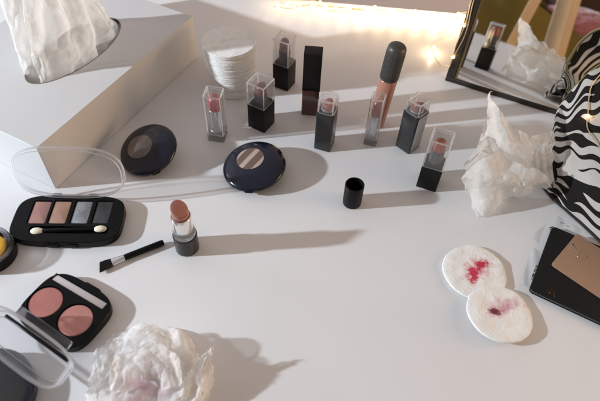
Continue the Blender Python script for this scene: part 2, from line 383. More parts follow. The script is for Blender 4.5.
tag(obj('pulled_tissue', bm, tissue_mat('tissue_box_sheet', (.91, .89, .865), trans=.5, cr_=.6, thin=.30), None, loc=B0+Vector((0, 0, HB)), rot=(0, 0, math.atan2(u.y, u.x)), angle=60), 'white tissue pulled up out of the tissue box', 'tissue')

# ------------------------------------------------------------ cotton pads
def cotton_mat(name, stains=(), warm=(.85, .83, .80)):
    m, nt, b = newmat(name); L = nt.links
    tc = N(nt, 'ShaderNodeTexCoord'); nz = N(nt, 'ShaderNodeTexNoise'); nz.inputs['Scale'].default_value = 160; nz.inputs['Detail'].default_value = 8; L.new(tc.outputs['Object'], nz.inputs['Vector'])
    cr = N(nt, 'ShaderNodeValToRGB'); cr.color_ramp.elements[0].position = .3; cr.color_ramp.elements[0].color = c4([x*.9 for x in warm]); cr.color_ramp.elements[1].position = .65; cr.color_ramp.elements[1].color = c4(warm); L.new(nz.outputs['Fac'], cr.inputs[0])
    out = cr.outputs[0]
    for (x, y, sx, sy, ang, colr, lo, hi, sc_) in stains:
        mp = N(nt, 'ShaderNodeMapping'); mp.vector_type = 'TEXTURE'
        mp.inputs['Location'].default_value = (x*S, y*S, 0); mp.inputs['Rotation'].default_value = (0, 0, R(ang)); mp.inputs['Scale'].default_value = (sx*S, sy*S, 10)
        nd = N(nt, 'ShaderNodeTexNoise'); nd.inputs['Scale'].default_value = sc_; nd.inputs['Detail'].default_value = 4; L.new(tc.outputs['Object'], nd.inputs['Vector'])
        L.new(tc.outputs['Object'], mp.inputs['Vector'])
        ln = N(nt, 'ShaderNodeVectorMath', operation='LENGTH'); L.new(mp.outputs[0], ln.inputs[0])
        sub = N(nt, 'ShaderNodeMath', operation='MULTIPLY_ADD'); sub.inputs[1].default_value = 2.6; sub.inputs[2].default_value = -1.3; L.new(nd.outputs['Fac'], sub.inputs[0])
        ad = N(nt, 'ShaderNodeMath', operation='ADD'); L.new(ln.outputs['Value'], ad.inputs[0]); L.new(sub.outputs[0], ad.inputs[1])
        mr = N(nt, 'ShaderNodeMapRange'); mr.inputs[1].default_value = hi; mr.inputs[2].default_value = lo; L.new(ad.outputs[0], mr.inputs[0])
        mc = N(nt, 'ShaderNodeMix', data_type='RGBA'); L.new(mr.outputs[0], mc.inputs[0]); L.new(out, mc.inputs[6]); mc.inputs[7].default_value = c4(colr); out = mc.outputs[2]
    L.new(out, b.inputs['Base Color']); b.inputs['Roughness'].default_value = .95; b.inputs['Specular IOR Level'].default_value = .1; b.inputs['Sheen Weight'].default_value = .3
    n2 = N(nt, 'ShaderNodeTexNoise'); n2.inputs['Scale'].default_value = 420; n2.inputs['Detail'].default_value = 8; L.new(tc.outputs['Object'], n2.inputs['Vector'])
    bp = N(nt, 'ShaderNodeBump'); bp.inputs['Strength'].default_value = .55; bp.inputs['Distance'].default_value = .001; L.new(n2.outputs['Fac'], bp.inputs['Height']); L.new(bp.outputs[0], b.inputs['Normal'])
    return m
def pad_bm(r, h, seed, wob=.5, rings=14, n=72, sq=0.):
    bm = BM(); e1_, e2_ = .93+.055*sq, .985+.01*sq; prof = [(0, 0), (r*.5, 0), (r*e1_, .05), (r*e2_, .2*h), (r, .5*h), (r*e2_, .85*h), (r*e1_, .97*h)]+[(r*(1-k/rings)*.9, h*(.98+.03*math.sin(k*.9))) for k in range(rings)]
    prof = prof[1:]
    rg = lathe(bm, prof, n, cap0=True, cap1=True)
    for v in bm.verts:
        a = math.atan2(v.co.y, v.co.x); q = Vector((math.cos(a)*2, math.sin(a)*2, seed))
        k = 1+noise.noise(q)*.018*wob+noise.noise(q*4)*.006*wob; v.co.x *= k; v.co.y *= k
        if v.co.z > .4*h: v.co.z += noise.noise(Vector((v.co.x*.08, v.co.y*.08, seed)))*.7*wob
    return bm
COT = cotton_mat('cotton')
sx_, sy_ = -84., 185.
z = 0.2; NP = 26
for k in range(NP):
    f = k/(NP-1); r = 26.5+5.6*min(1, f*1.15)**.8; h = 2.58
    dx = -2.*f+random.uniform(-.3, .3); dy = random.uniform(-.3, .3)
    tk = thing
    lab = 'topmost round cotton pad of the tall white stack beside the tissue box' if k == NP-1 else ('bottom round cotton pad of the tall white stack, touching the table' if k == 0 else 'round white cotton pad in the middle of the tall stack')
    o = obj('cotton_pad', pad_bm(r, h+.3, k*3.1, .9, sq=1.08), COT, None, loc=(sx_+dx, sy_+dy, z), rot=(R(random.uniform(-1, 1)), R(random.uniform(-1, 1)), random.uniform(0, 6)))
    tag(o, lab, 'cotton pad', 'stacked cotton pads')
    z += h
c1_ = P(474, 273); c2_ = P(498, 315.5)
pad1 = cotton_mat('cotton_red', [(3, 2, 15, 10, 50, (.66, .26, .30), .3, 1.35, 210), (-2, -4, 6.5, 10, -20, (.56, .03, .08), .55, 1.08, 260), (8, 8, 9.5, 5, 20, (.50, .02, .06), .5, 1.05, 300)])
tag(obj('cotton_pad', pad_bm(30.8, 3.6, 50, 1.4), pad1, None, loc=(c1_.x, c1_.y, .2)), 'used round cotton pad with a bright crimson streak, partly under the other', 'cotton pad', 'used cotton pads')
pad2 = cotton_mat('cotton_wine', [(3, 5, 14, 7, 22, (.58, .27, .33), .2, 1.5, 160), (-5, 1, 7, 4.2, -5, (.17, .015, .035), .5, 1.05, 200)])
tag(obj('cotton_pad', pad_bm(30.0, 3.4, 71, 1.4), pad2, None, loc=(c2_.x, c2_.y, 2.4), rot=(R(-3.0), R(1.6), 0)), 'used round cotton pad with a faded dark wine smear, lying on top of the other', 'cotton pad', 'used cotton pads')

# ------------------------------------------------------------ lipsticks
def bullet(r, h, slant, n=40, dome=.35):
    bm = BM(); prof = [(r, 0), (r, h*.55), (r*.985, h*.62)]
    rg = lathe(bm, prof+[(r*.93, h*.78), (r*.8, h*.9), (r*.55, h*.97), (r*.2, h)], n)
    for v in bm.verts:
        if v.co.z > h*.6: v.co.z -= slant*(v.co.x/r)*r*((v.co.z-h*.6)/(h*.4))*.9
    return bm
def lipmat(name, c, rough=.36): return mat(name, c, rough, var=.14, scale=200, bump=.1, bscale=500)
def clear_cap(parent, w, d, z0, z1, rc, wall=1.7, topth=2.2, taper=0., name='cap', mt=None, dome=0., tall_in=None):
    o = rrect(w, d, rc, 6); ot = rrect(w-taper, d-taper, rc, 6)
    i = rrect(w-2*wall, d-2*wall, max(.3, rc-wall*.6), 6); it = rrect(w-taper-2*wall, d-taper-2*wall, max(.3, rc-wall*.6), 6)
    bm = BM(); e = .45 if not dome else dome
    lay = [(o, z0), (ot, z1-e)]
    if dome: lay += [(offset(ot, e*.15), z1-e*.5), (offset(ot, e*.45), z1-e*.15), (offset(ot, e), z1)]
    else: lay += [(offset(ot, e), z1)]
    a = loft(bm, lay, cap0=False); b_ = loft(bm, [(i, z0), (it, z1-topth-e*.5), (offset(it, e*.6), z1-topth)], cap0=False)
    for f in list(bm.faces):
        pass
    # flip the cavity and close the bottom rim
    cav = [v for r_ in b_ for v in r_]; cs = set(cav)
    bmesh.ops.reverse_faces(bm, faces=[f for f in bm.faces if all(v in cs for v in f.verts)])
    n = len(a[0])
    for k in range(n): bm.faces.new((a[0][(k+1) % n], a[0][k], b_[0][k], b_[0][(k+1) % n]))
    cp = obj(name, bm, mt or FACE, parent, angle=30)
    bm = BM(); k = .8; ti = offset(ot, (dome*.55 if dome else .5)+.1); zt = z1-(dome*.25 if dome else .55)
    tube(bm, [(x, y, zt) for x, y in ti+[ti[0]]], k, 6)
    lo_ = offset(o, .6); tube(bm, [(x, y, z0+.6) for x, y in lo_+[lo_[0]]], k*.8, 6)
    it_ = offset(it, .2); tube(bm, [(x, y, z1-topth-.3) for x, y in it_+[it_[0]]], k*.45, 5)
    for sx in (-1, 1):
        for sy in (-1, 1): h0 = w/2-rc*.35-.35; h1 = d/2-rc*.35-.35; tube(bm, [(sx*h0, sy*h1, z0+.6), (sx*h0, sy*h1, zt-(dome*.6 if dome else 0))], k*.85, 6)
    obj('cap_edge_glint', bm, EDGE, cp)  # tubes added as painted highlights along the cap edges
    return cp
def rbox_part(name, parent, w, d, rc, z0, z1, m, e=.5, M=None):
    bm = BM(); loft(bm, slab(rrect(w, d, rc, 6), z0, z1, e), M=M); return obj(name, bm, m, parent, angle=35)
def cyl_part(name, parent, r, z0, z1, m, e=.4, r1=None):
    r1 = r if r1 is None else r1; bm = BM(); lathe(bm, [(r-e, z0), (r, z0+e), (r1, z1-e), (r1-e, z1)], 48); return obj(name, bm, m, parent, angle=35)
def frame_of(pc, px):     # heading of an edge seen from corner pixel pc to corner pixel px
    d = P(*px)-P(*pc); return math.atan2(d.y, d.x), d.length

G1 = 'capped lipsticks standing in a loose row'
# black base, clear square cap (three of these)
def square_lipstick(label, corner, right, W, zb, H, col_b, tube_m, rc=1.0, hb=18, base_m=None, slant=.7, rz_b=0.):
    a, _ = frame_of(corner, right); c = P(*corner); ctr = c+Vector((math.cos(a)-math.sin(a), math.sin(a)+math.cos(a), 0))*W/2
    t = thing('lipstick', label, 'lipstick', ctr, a, G1)
    rbox_part('base', t, W, W, rc, 0, zb, base_m or BLKM)
    rbox_part('collar', t, W-4.4, W-4.4, rc, zb-.5, zb+3, BLK)
    cyl_part('inner_tube', t, W*.33, zb+3, H-18, tube_m)
    o = obj('bullet', bullet(W*.29, hb, slant), lipmat('lip_'+str(len(bpy.data.materials)), col_b), t, loc=(0, 0, H-4.5-hb), rot=(0, 0, rz_b))
    clear_cap(t, W, W, zb+.1, H, rc)
    return t
square_lipstick('dusky rose lipstick in square clear cap, turned corner forward, beside the cotton pad stack', (264.5, 133.5), (276, 121), 23, 34, 65, (.17, .05, .045), mat('smoke_tube', (.04, .036, .036), .25), hb=15, slant=.5, rz_b=2.)
square_lipstick('chocolate brown lipstick in square clear cap on a black base, farthest back of the row', (287.5, 91.8), (294.5, 83.5), 21.5, 35, 70, (.17, .07, .04), mat('smoke_tube_b', (.035, .03, .028), .25), hb=16, slant=.6, rz_b=3.6)
t = square_lipstick('coppery coral lipstick in square clear cap on a black base, right end of the row', (415.7, 186.4), (436, 192.7), 22, 32, 70, (.27, .055, .028), mat('grey_tube', (.05, .046, .046), .25), hb=16, slant=.0)

# crystal tube lipstick on the left
c = P(218, 136); t = thing('lipstick', 'rosy pink lipstick in an all clear case with silver core, left end of the row', 'lipstick', c, R(-8), G1)
rbox_part('base', t, 20, 20, 2.5, 0, 9, CLR)
cyl_part('core', t, 7.2, 9.3, 42, SILV); cyl_part('collar', t, 7.8, 9.1, 13, SILVD)
obj('bullet', bullet(6.9, 19, .35), lipmat('lip_rose', (.36, .085, .09)), t, loc=(0, 0, 41), rot=(0, 0, 4.6))
clear_cap(t, 20, 20, 9.4, 65, 2.5, wall=1.6, topth=1.8)

# dark liquid lipstick
a, _ = frame_of((302, 114.5), (321, 116)); c = P(302, 114.5)+Vector((math.cos(a)-math.sin(a)*.8, math.sin(a)+math.cos(a)*.8, 0))*9
t = thing('liquid_lipstick', 'dark brown liquid lipstick tube with a tall square black cap', 'lipstick', c, a)
m_, nt, b = newmat('brown_gloss_bottle'); b.inputs['Base Color'].default_value = (.075, .02, .014, 1); b.inputs['Roughness'].default_value = .08; b.inputs['Coat Weight'].default_value = .6
nz = N(nt, 'ShaderNodeTexNoise'); nz.inputs['Scale'].default_value = 70; cr = N(nt, 'ShaderNodeValToRGB'); cr.color_ramp.elements[0].color = (.05, .014, .01, 1); cr.color_ramp.elements[1].color = (.11, .03, .02, 1)
nt.links.new(nz.outputs['Fac'], cr.inputs[0]); nt.links.new(cr.outputs[0], b.inputs['Base Color'])
rbox_part('bottle', t, 20, 16, 1.2, 0, 40, m_); rbox_part('cap', t, 20.6, 16.6, .8, 40.3, 88, BLKM)
bm = BM(); loft(bm, slab(rrect(20.9, 16.9, .8, 6), 37.5, 40.1, .2)); obj('ring', bm, BLK, t)

# black bodied, rounded clear cap (two), one has a silver side
def tall_lipstick(label, left, corner, W, zb, H, col_b, side_m, body_m, rz_b, hcap=20):
    a, _ = frame_of(left, corner); c = P(*corner)+Vector((-math.cos(a)-math.sin(a), -math.sin(a)+math.cos(a), 0))*W/2
    t = thing('lipstick', label, 'lipstick', c, a, G1)
    rbox_part('base', t, W, W, 1.8, 0, zb, body_m)
    if side_m:
        bm = BM(); loft(bm, slab(rrect(W*.8, zb-4, .8, 4), 0, .35, .1), M=Matrix.Translation((W/2, 0, zb/2)) @ Matrix.Rotation(R(90), 4, 'Y') @ Matrix.Rotation(R(90), 4, 'Z')); obj('side_panel', bm, side_m, t)
    cyl_part('collar', t, W*.36, zb, zb+2.5, SILVD)
    obj('bullet', bullet(W*.32, 13, .55), lipmat('lip_%d' % len(bpy.data.materials), col_b), t, loc=(0, 0, zb-1), rot=(0, 0, rz_b))
    clear_cap(t, W, W, zb+.1, H, 4.2, wall=1.9, topth=2.6, dome=2.6)
    return t
tall_lipstick('soft pink lipstick with tall dark grey case and rounded clear cap, middle of the row', (314, 148.4), (329.5, 152.8), 19.5, 54, 72, (.27, .10, .085), None, GREYB, 4.)
tall_lipstick('brown lipstick in black and silver case, second from right of the row', (395.2, 145.5), (408.6, 154.8), 20.5, 54, 71, (.19, .07, .05), SILVD, GREYB, 3.)

# slim clear case with silver insert
a, _ = frame_of((363, 144.5), (377, 147.5)); c = P(363, 144.5)+Vector((math.cos(a)-math.sin(a), math.sin(a)+math.cos(a), 0))*7.5
t = thing('lipstick', 'nude pink lipstick in a slim clear case with silver insert, before the foundation tube', 'lipstick', c, a, G1)
rbox_part('base', t, 15.5, 15.5, 3, 0, 9, CLR)
rbox_part('insert', t, 9.5, 9.5, 2.2, 9.4, 41, mat('silver_white', (.62, .62, .63), .25, metal=.7))
obj('bullet', bullet(5.0, 20, .4), lipmat('lip_nudepink', (.32, .115, .09)), t, loc=(0, 0, 41.5), rot=(0, 0, 4.4))
clear_cap(t, 15.5, 15.5, 9.4, 68, 3, wall=1.5, topth=2, dome=1.6)

# foundation tube leaning a little
c = P(376, 124); t = thing('foundation_tube', 'peach liquid foundation tube with a long rounded black cap', 'foundation', c, 0, rot=(R(-1), R(4), 0))
bm = BM(); lathe(bm, [(8.2, .0), (9.3, .8), (10., 30), (10.2, 66), (9, 68)], 48); obj('bottle', bm, mat('peach_liquid', (.40, .185, .125), .25, coat=.4, var=.08), t)
bm = BM(); lathe(bm, [(10.3, 68.5), (10.5, 69), (10.6, 74), (10.5, 104), (10.1, 107.5), (8.8, 110), (6, 111.6), (2.5, 112.2)], 48); obj('cap', bm, mat('ribbed_black', (.05, .045, .04), .42, var=.2, bump=.1, bscale=900), t)
bm = BM()
for k in range(36):
    an = 2*math.pi*k/36; tube(bm, [(10.55*math.cos(an), 10.55*math.sin(an), 71), (10.5*math.cos(an), 10.5*math.sin(an), 103)], .13, 5)
obj('cap_ribs', bm, BLK, t)

# open nude lipstick in the middle of the table
c = P(187.5, 247); t = thing('lipstick', 'open nude rose lipstick raised from a silver tube, standing alone by the small brush', 'lipstick', c, R(30))
bm = BM(); lathe(bm, [(11., 0), (11.6, .6), (11.6, 22), (10.8, 22.6)], 48); obj('base', bm, GREYB, t)
bm = BM(); lathe(bm, [(9.9, 22.7), (10.5, 23), (10.5, 28.6), (9.9, 29)], 48); obj('clear_ring', bm, EDGE, t)
bm = BM(); lathe(bm, [(9.2, 29.1), (9.4, 29.4), (9.4, 50.4), (9.1, 50.9), (8.6, 50.9), (8.6, 46)], 48, cap1=True); obj('inner_tube', bm, mat('bright_silver', (.88, .87, .86), .16, metal=.85, var=.02), t)
bm = BM(); lathe(bm, [(8.3, 46.2), (8.3, 52), (8.1, 52.2)], 40); obj('collar', bm, mat('rose_collar', (.25, .09, .07), .4), t)
bm = BM(); lathe(bm, [(7.8, 52.3), (7.8, 58), (7.8, 59.8), (7.6, 60.3), (7.2, 60.55), (4, 60.7), (2, 60.72)], 56)
for v in bm.verts:
    if v.co.z > 57: v.co.z += -.62*(v.co.x*.25-v.co.y*.95)*min(1, (v.co.z-57)/2.5)
obj('bullet', bm, lipmat('lip_nude', (.37, .165, .14), .38), t)
c = P(351.8, 202.5); t = thing('loose_cap', 'hollow black round cap of a lipstick, standing open end up', 'lipstick cap', c, 0)
bm = BM(); lathe(bm, [(8.8, 0), (9.7, .8), (9.9, 3), (9.9, 29), (9.6, 29.5), (8.9, 29.5), (8.7, 28.8), (8.6, 2.2), (6, 2)], 56); obj('shell', bm, BLKM, t)

# ------------------------------------------------------------ black compacts with a round window
def compact(label, ctr, r, h, rz, tilt, wx, wy, wr, wm):
    t = thing('powder_compact', label, 'compact', ctr, 0, rot=tilt, group='black powder compacts')
    def dome(rr): return h*.42+h*.58*math.sqrt(max(0, 1-(rr/r)**2.2))**.9 if rr < r else h*.42
    bm = BM(); prof = [(r*.55, 0), (r*.8, h*.06), (r*.93, h*.2), (r*.985, h*.33), (r, h*.40)]
    lathe(bm, prof, 80, cap1=True); obj('base', bm, BLK, t)
    bm = BM(); ks = [1-(k/24)**1.6 for k in range(24)]
    prof = [(r*.985, h*.40), (r*1.0, h*.42)]+[(r*.998*math.sin(math.pi/2*k/24.), dome(r*.998*math.sin(math.pi/2*k/24.))) for k in range(23, 0, -1)]
    lathe(bm, prof, 80); obj('lid', bm, BLKG, t)
    bm = BM(); n = 40
    rings = [[bm.verts.new((wx+wr*q/8*math.cos(2*math.pi*i/n), wy+wr*q/8*math.sin(2*math.pi*i/n), 0)) for i in range(n)] for q in range(1, 9)]
    for a_, b_ in zip(rings, rings[1:]):
        for i in range(n): bm.faces.new((a_[i], a_[(i+1) % n], b_[(i+1) % n], b_[i]))
    bm.faces.new(rings[0])
    for v in bm.verts:
        rr = math.hypot(v.co.x, v.co.y); e_ = math.hypot(v.co.x-wx, v.co.y-wy)/wr
        v.co.z = dome(rr)+.22-.12*(e_ > .99)
    bmesh.ops.recalc_face_normals(bm, faces=bm.faces)
    obj('window', bm, wm, t)
    # clasp notch
    bm = BM(); loft(bm, slab(rrect(9, 2.2, .8, 4), h*.30, h*.50, .3), M=Matrix.Rotation(rz, 4, 'Z') @ Matrix.Translation((0, -r*.985, 0))); obj('clasp', bm, BLK, t)
    return t
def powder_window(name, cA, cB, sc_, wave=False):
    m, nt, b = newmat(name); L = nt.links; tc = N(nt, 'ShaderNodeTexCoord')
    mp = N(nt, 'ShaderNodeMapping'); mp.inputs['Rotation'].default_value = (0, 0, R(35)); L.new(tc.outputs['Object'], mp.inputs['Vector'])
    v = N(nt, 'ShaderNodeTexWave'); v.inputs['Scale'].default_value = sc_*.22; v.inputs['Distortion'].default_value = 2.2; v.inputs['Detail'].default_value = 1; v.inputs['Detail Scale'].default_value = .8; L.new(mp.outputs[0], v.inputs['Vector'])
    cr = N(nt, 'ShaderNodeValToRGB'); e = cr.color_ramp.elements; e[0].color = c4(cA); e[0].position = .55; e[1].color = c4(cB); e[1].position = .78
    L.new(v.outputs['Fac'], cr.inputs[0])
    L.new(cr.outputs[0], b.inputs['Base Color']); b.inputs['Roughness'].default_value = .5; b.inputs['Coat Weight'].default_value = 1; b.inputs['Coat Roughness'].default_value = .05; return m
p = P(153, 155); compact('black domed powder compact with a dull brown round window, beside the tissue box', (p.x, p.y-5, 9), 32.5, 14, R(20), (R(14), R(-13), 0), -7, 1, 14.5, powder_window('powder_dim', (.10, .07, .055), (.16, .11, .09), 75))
p = P(255.5, 171); compact('black domed powder compact with a tan patterned window, in front of the lipstick row', (p.x, p.y-2, 4.5), 34.5, 14, R(-8), (R(4), R(-8), 0), -3.5, 5, 15, powder_window('powder_bright', (.12, .07, .045), (.42, .33, .28), 100))

# ------------------------------------------------------------ eyeshadow palette
EO = P(69.5, 221, 4); a = P(103, 243.5); b2_ = P(26, 242.5); ea = math.atan2((a-b2_).y, (a-b2_).x)
t = thing('eyeshadow_palette', 'open black eyeshadow palette with two brown and two grey shades and a clear lid', 'eyeshadow palette', (EO.x, EO.y, 0), ea)
def loc2(px, py, z):
    d = P(px, py, z)-Vector((EO.x, EO.y, 0)); ca, sa = math.cos(-ea), math.sin(-ea); return (d.x*ca-d.y*sa, d.x*sa+d.y*ca)
def superel(w, h, n=72, e=3.4): return [(w/2*math.copysign(abs(math.cos(q))**(2/e), math.cos(q)), h/2*math.copysign(abs(math.sin(q))**(2/e), math.sin(q))) for q in [2*math.pi*i/n for i in range(n)]]
PW, PH, PT = 106., 58., 9.
outl = superel(PW, PH, e=4.)
pans = []
for x0, x1 in ((136, 221), (223, 307), (317, 399), (408, 488)):
    q = [loc2(x/4.286, 170+y/4.286, 7.5) for x, y in ((x0, 132), (x1, 132), (x1-6, 232), (x0-6, 232))]
    pans.append((sum(k[0] for k in q)/4, sum(k[1] for k in q)/4, abs(q[1][0]-q[0][0])-3.2, abs(q[0][1]-q[3][1])-1))
def plate_with_holes(bm, outline, holes, z1, z0, depth):   # top face with sunken wells, by filling edges
    geom = []
    def ring(pts, z): 
        v = [bm.verts.new((x, y, z)) for x, y in pts]; e = [bm.edges.new((v[i], v[(i+1) % len(v)])) for i in range(len(v))]; return v, e
    ov_, oe = ring(outline, z1); es = list(oe); hv = []
    for h in holes: v, e = ring(h, z1); es += e; hv.append(v)
    bmesh.ops.triangle_fill(bm, use_beauty=True, use_dissolve=False, edges=es, normal=(0, 0, 1))
    for v in hv:
        lo = [bm.verts.new((q.co.x, q.co.y, z1-depth)) for q in v]; n = len(v)
        for i in range(n): bm.faces.new((v[i], v[(i+1) % n], lo[(i+1) % n], lo[i]))
        bm.faces.new(lo)
    big = [(x*1.012, y*1.02) for x, y in outline]
    r1 = [bm.verts.new((x, y, z1-.5)) for x, y in big]; r0 = [bm.verts.new((x, y, z0+.8)) for x, y in big]; rb = [bm.verts.new((x*.985, y*.97, z0)) for x, y in outline]; n = len(outline)
    for A_, B_ in ((ov_, r1), (r1, r0), (r0, rb)):
        for i in range(n): bm.faces.new((A_[i], B_[i], B_[(i+1) % n], A_[(i+1) % n]))
    bm.faces.new(list(reversed(rb)))
    bmesh.ops.recalc_face_normals(bm, faces=bm.faces)
def at(pts, cx, cy): return [(x+cx, y+cy) for x, y in pts]
pans = [(x-.6, y-.6, w_+.5, 28.) for x, y, w_, h_ in pans]
tipL = loc2(160/4.286, 170+264/4.286, 8); tipR = loc2(430/4.286, 170+255/4.286, 8)
ay = (tipL[1]+tipR[1])/2
holes = [at(rrect(w_+1.2, h_+1.2, 1.6, 4), x, y) for x, y, w_, h_ in pans]
holes += [at(rrect(tipR[0]-tipL[0]+17, 8.6, 3.8, 5), (tipL[0]+tipR[0])/2, ay)]
bm = BM(); plate_with_holes(bm, outl, holes, PT, 0, 2.4); obj('base', bm, BLK, t, angle=30)
def powder(name, c, glit=0.):
    m, nt, b = newmat(name); L = nt.links; tc = N(nt, 'ShaderNodeTexCoord'); nz = N(nt, 'ShaderNodeTexNoise'); nz.inputs['Scale'].default_value = 900; nz.inputs['Detail'].default_value = 5; L.new(tc.outputs['Object'], nz.inputs['Vector'])
    n1 = N(nt, 'ShaderNodeTexNoise'); n1.inputs['Scale'].default_value = 90; L.new(tc.outputs['Object'], n1.inputs['Vector'])
    ad = N(nt, 'ShaderNodeMath', operation='ADD'); L.new(nz.outputs['Fac'], ad.inputs[0]); L.new(n1.outputs['Fac'], ad.inputs[1])
    mr = N(nt, 'ShaderNodeMapRange'); mr.inputs[1].default_value = .7; mr.inputs[2].default_value = 1.35; mr.inputs[3].default_value = 1-.12-glit; mr.inputs[4].default_value = 1+.10+glit; L.new(ad.outputs[0], mr.inputs[0])
    vm = N(nt, 'ShaderNodeVectorMath', operation='SCALE'); vm.inputs[0].default_value = c; L.new(mr.outputs[0], vm.inputs['Scale']); L.new(vm.outputs[0], b.inputs['Base Color'])
    b.inputs['Roughness'].default_value = .75 if not glit else .45; b.inputs['Metallic'].default_value = .0 if not glit else .3
    bp = N(nt, 'ShaderNodeBump'); bp.inputs['Strength'].default_value = .35; bp.inputs['Distance'].default_value = .0004; L.new(nz.outputs['Fac'], bp.inputs['Height']); L.new(bp.outputs[0], b.inputs['Normal']); return m
for (x, y, w_, h_), (nm, c_, gl) in zip(pans, (('mauve', (.33, .17, .145), 0), ('tan', (.36, .205, .15), 0), ('silver', (.27, .28, .30), .25), ('charcoal', (.045, .048, .052), .35))):
    bm = BM(); loft(bm, slab(at(rrect(w_-.4, h_-.4, 1.3, 4), x, y), PT-2.3, PT-.75, .35)); o = obj('pan', bm, powder('shadow_'+nm, c_, gl), t); o['label'] = {'mauve': 'dusty mauve powder pan', 'tan': 'warm tan powder pan', 'silver': 'silver shimmer powder pan', 'charcoal': 'charcoal shimmer powder pan'}[nm]
# hinge tabs, clasp
for px in (236, 378):
    q = loc2(px/4, 120+292/4, 9); bm = BM(); loft(bm, slab(at(rrect(8.5, 5, .8, 4), q[0], PH/2-.8), PT-1.5, PT+2.2, .4)); obj('hinge', bm, clear_solid('hinge_clear', (.9, .9, .92), thru=.5, rough=.1), t)
bm = BM()
for s in (-9, 9): loft(bm, slab(at(rrect(11, 2.6, .8, 4), s+1, -PH/2-.7), 1.5, 5.5, .4))
obj('clasp', bm, BLKM, t)
# clear lid, hinged open past upright
lidA = R(-104)
lt = superel(108, 58, 72, 2.8)
bm = BM(); rimo = [(lt, 0), (lt, 6), (offset(lt, .35), 6.3), (offset(lt, 1.2), 6.3), (offset(lt, 1.4), 1.2)]
loft(bm, [(offset(lt, 1.2), -.0), (lt, .8)]+rimo[1:], cap0=True, cap1=True)
lid = obj('lid', bm, LID, t, angle=30, loc=(0, PH/2+.5, PT+1.2), rot=(lidA, 0, 0))
for v in lid.data.vertices: v.co.y -= 28*S; v.co.z -= 6*S
for pts, rr, zz in ((lt, 1.15, -.3), (offset(lt, 1.0), .55, -5.8)):
    bm = BM(); tube(bm, [(x, y-28, zz) for x, y in pts+[pts[0]]], rr, 6); o = obj('rim', bm, EDGE, lid)
# applicator lies in the palette: a thing of its own
ca, sa = math.cos(ea), math.sin(ea)
tc_ = ((tipL[0]+tipR[0])/2, ay); al = (tipR[0]-tipL[0])/2
ap = thing('sponge_applicator', 'double ended sponge applicator lying in the slot of the eyeshadow palette', 'applicator', (EO.x+tc_[0]*ca-tc_[1]*sa, EO.y+tc_[0]*sa+tc_[1]*ca, PT-2.4), ea+math.atan2(tipR[1]-tipL[1], tipR[0]-tipL[0]))
MY = Matrix.Translation((0, 0, 2.2)) @ Matrix.Rotation(R(90), 4, 'Y')
bm = BM(); lathe(bm, [(1.3, -al+4), (1.9, -al+6), (2.1, -al+9), (2.1, al-9), (1.9, al-6), (1.3, al-4)], 20, M=MY); obj('handle', bm, BLK, ap)
for s in (-1, 1):
    bm = BM(); lathe(bm, [(1.6, -5.5), (2.6, -4.4), (3.6, -1.5), (3.8, 1.2), (3.1, 4.2), (1.5, 6), (.3, 6.5)], 24, M=Matrix.Translation((s*al, 0, 2.4)) @ Matrix.Rotation(s*R(90), 4, 'Y') @ Matrix.Scale(.7, 4, (1, 0, 0)))
    obj('sponge_tip', bm, mat('sponge', (.80, .74, .60), .9, bump=.4, bscale=900, var=.06), ap)

# ------------------------------------------------------------ blush palette
BO = P(66, 311, 5); q1 = P(12, 306, 8); q2 = P(78, 350, 8)
pc1 = P(46, 302.5, 7); pc2 = P(75.5, 320.5, 7); ba = math.atan2((pc2-pc1).y, (pc2-pc1).x)
t = thing('blush_palette', 'open black square blush palette with two round pink powders and a pale strip', 'blush palette', (BO.x, BO.y, 0), ba)
def loc3(px, py, z):
    d = P(px, py, z)-Vector((BO.x, BO.y, 0)); ca, sa = math.cos(-ba), math.sin(-ba); return (d.x*ca-d.y*sa, d.x*sa+d.y*ca)
bo = superel(73, 58, 72, 3.6)
k1 = loc3(46, 302, 7); k2 = loc3(75.5, 320.5, 7); s1 = loc3(53.5, 277, 8); s2 = loc3(105, 305.5, 8)
def circ(r, cx, cy, n=48): return [(cx+r*math.cos(2*math.pi*i/n), cy+r*math.sin(2*math.pi*i/n)) for i in range(n)]
cy_ = (k1[1]+k2[1])/2; hl = math.hypot(s2[0]-s1[0], s2[1]-s1[1]); sc_ = ((s1[0]+s2[0])/2, (s1[1]+s2[1])/2)
BR = min(15., (k2[0]-k1[0])/2-1.0)
bm = BM(); plate_with_holes(bm, bo, [circ(BR+.8, k1[0], cy_), circ(BR+.8, k2[0], cy_), at(rrect(hl+1, 7.6, .8, 3), sc_[0], sc_[1])], 8.5, 0, 2.6); obj('base', bm, BLK, t, angle=30)
for kx, c_, nm in ((k1[0], (.44, .175, .15), 'deeper rose powder pan'), (k2[0], (.50, .22, .19), 'lighter shimmer pink powder pan')):
    bm = BM(); lathe(bm, [(BR-.5, 6.0), (BR-.1, 6.3), (BR-.1, 7.2), (BR-.5, 7.55), (BR-.8, 7.6), (BR-1.1, 7.6), (BR-2, 7.6), (BR*.5, 7.6), (BR*.2, 7.6)], 56, M=Matrix.Translation((kx, cy_, 0))); o = obj('pan', bm, powder('blush_'+nm.split()[0], c_, .03), t); o['label'] = nm
bm = BM(); loft(bm, slab(at(rrect(hl, 6.6, .5, 3), sc_[0], sc_[1]), 6, 7.7, .2)); obj('mirror_strip', bm, mat('pale_strip', (.52, .48, .46), .35, metal=.3, var=.04), t)
bm = BM(); loft(bm, slab(at(rrect(17, 3, 1, 4), 4, 29.6), 2, 7.2, .5)); obj('clasp', bm, BLKM, t)

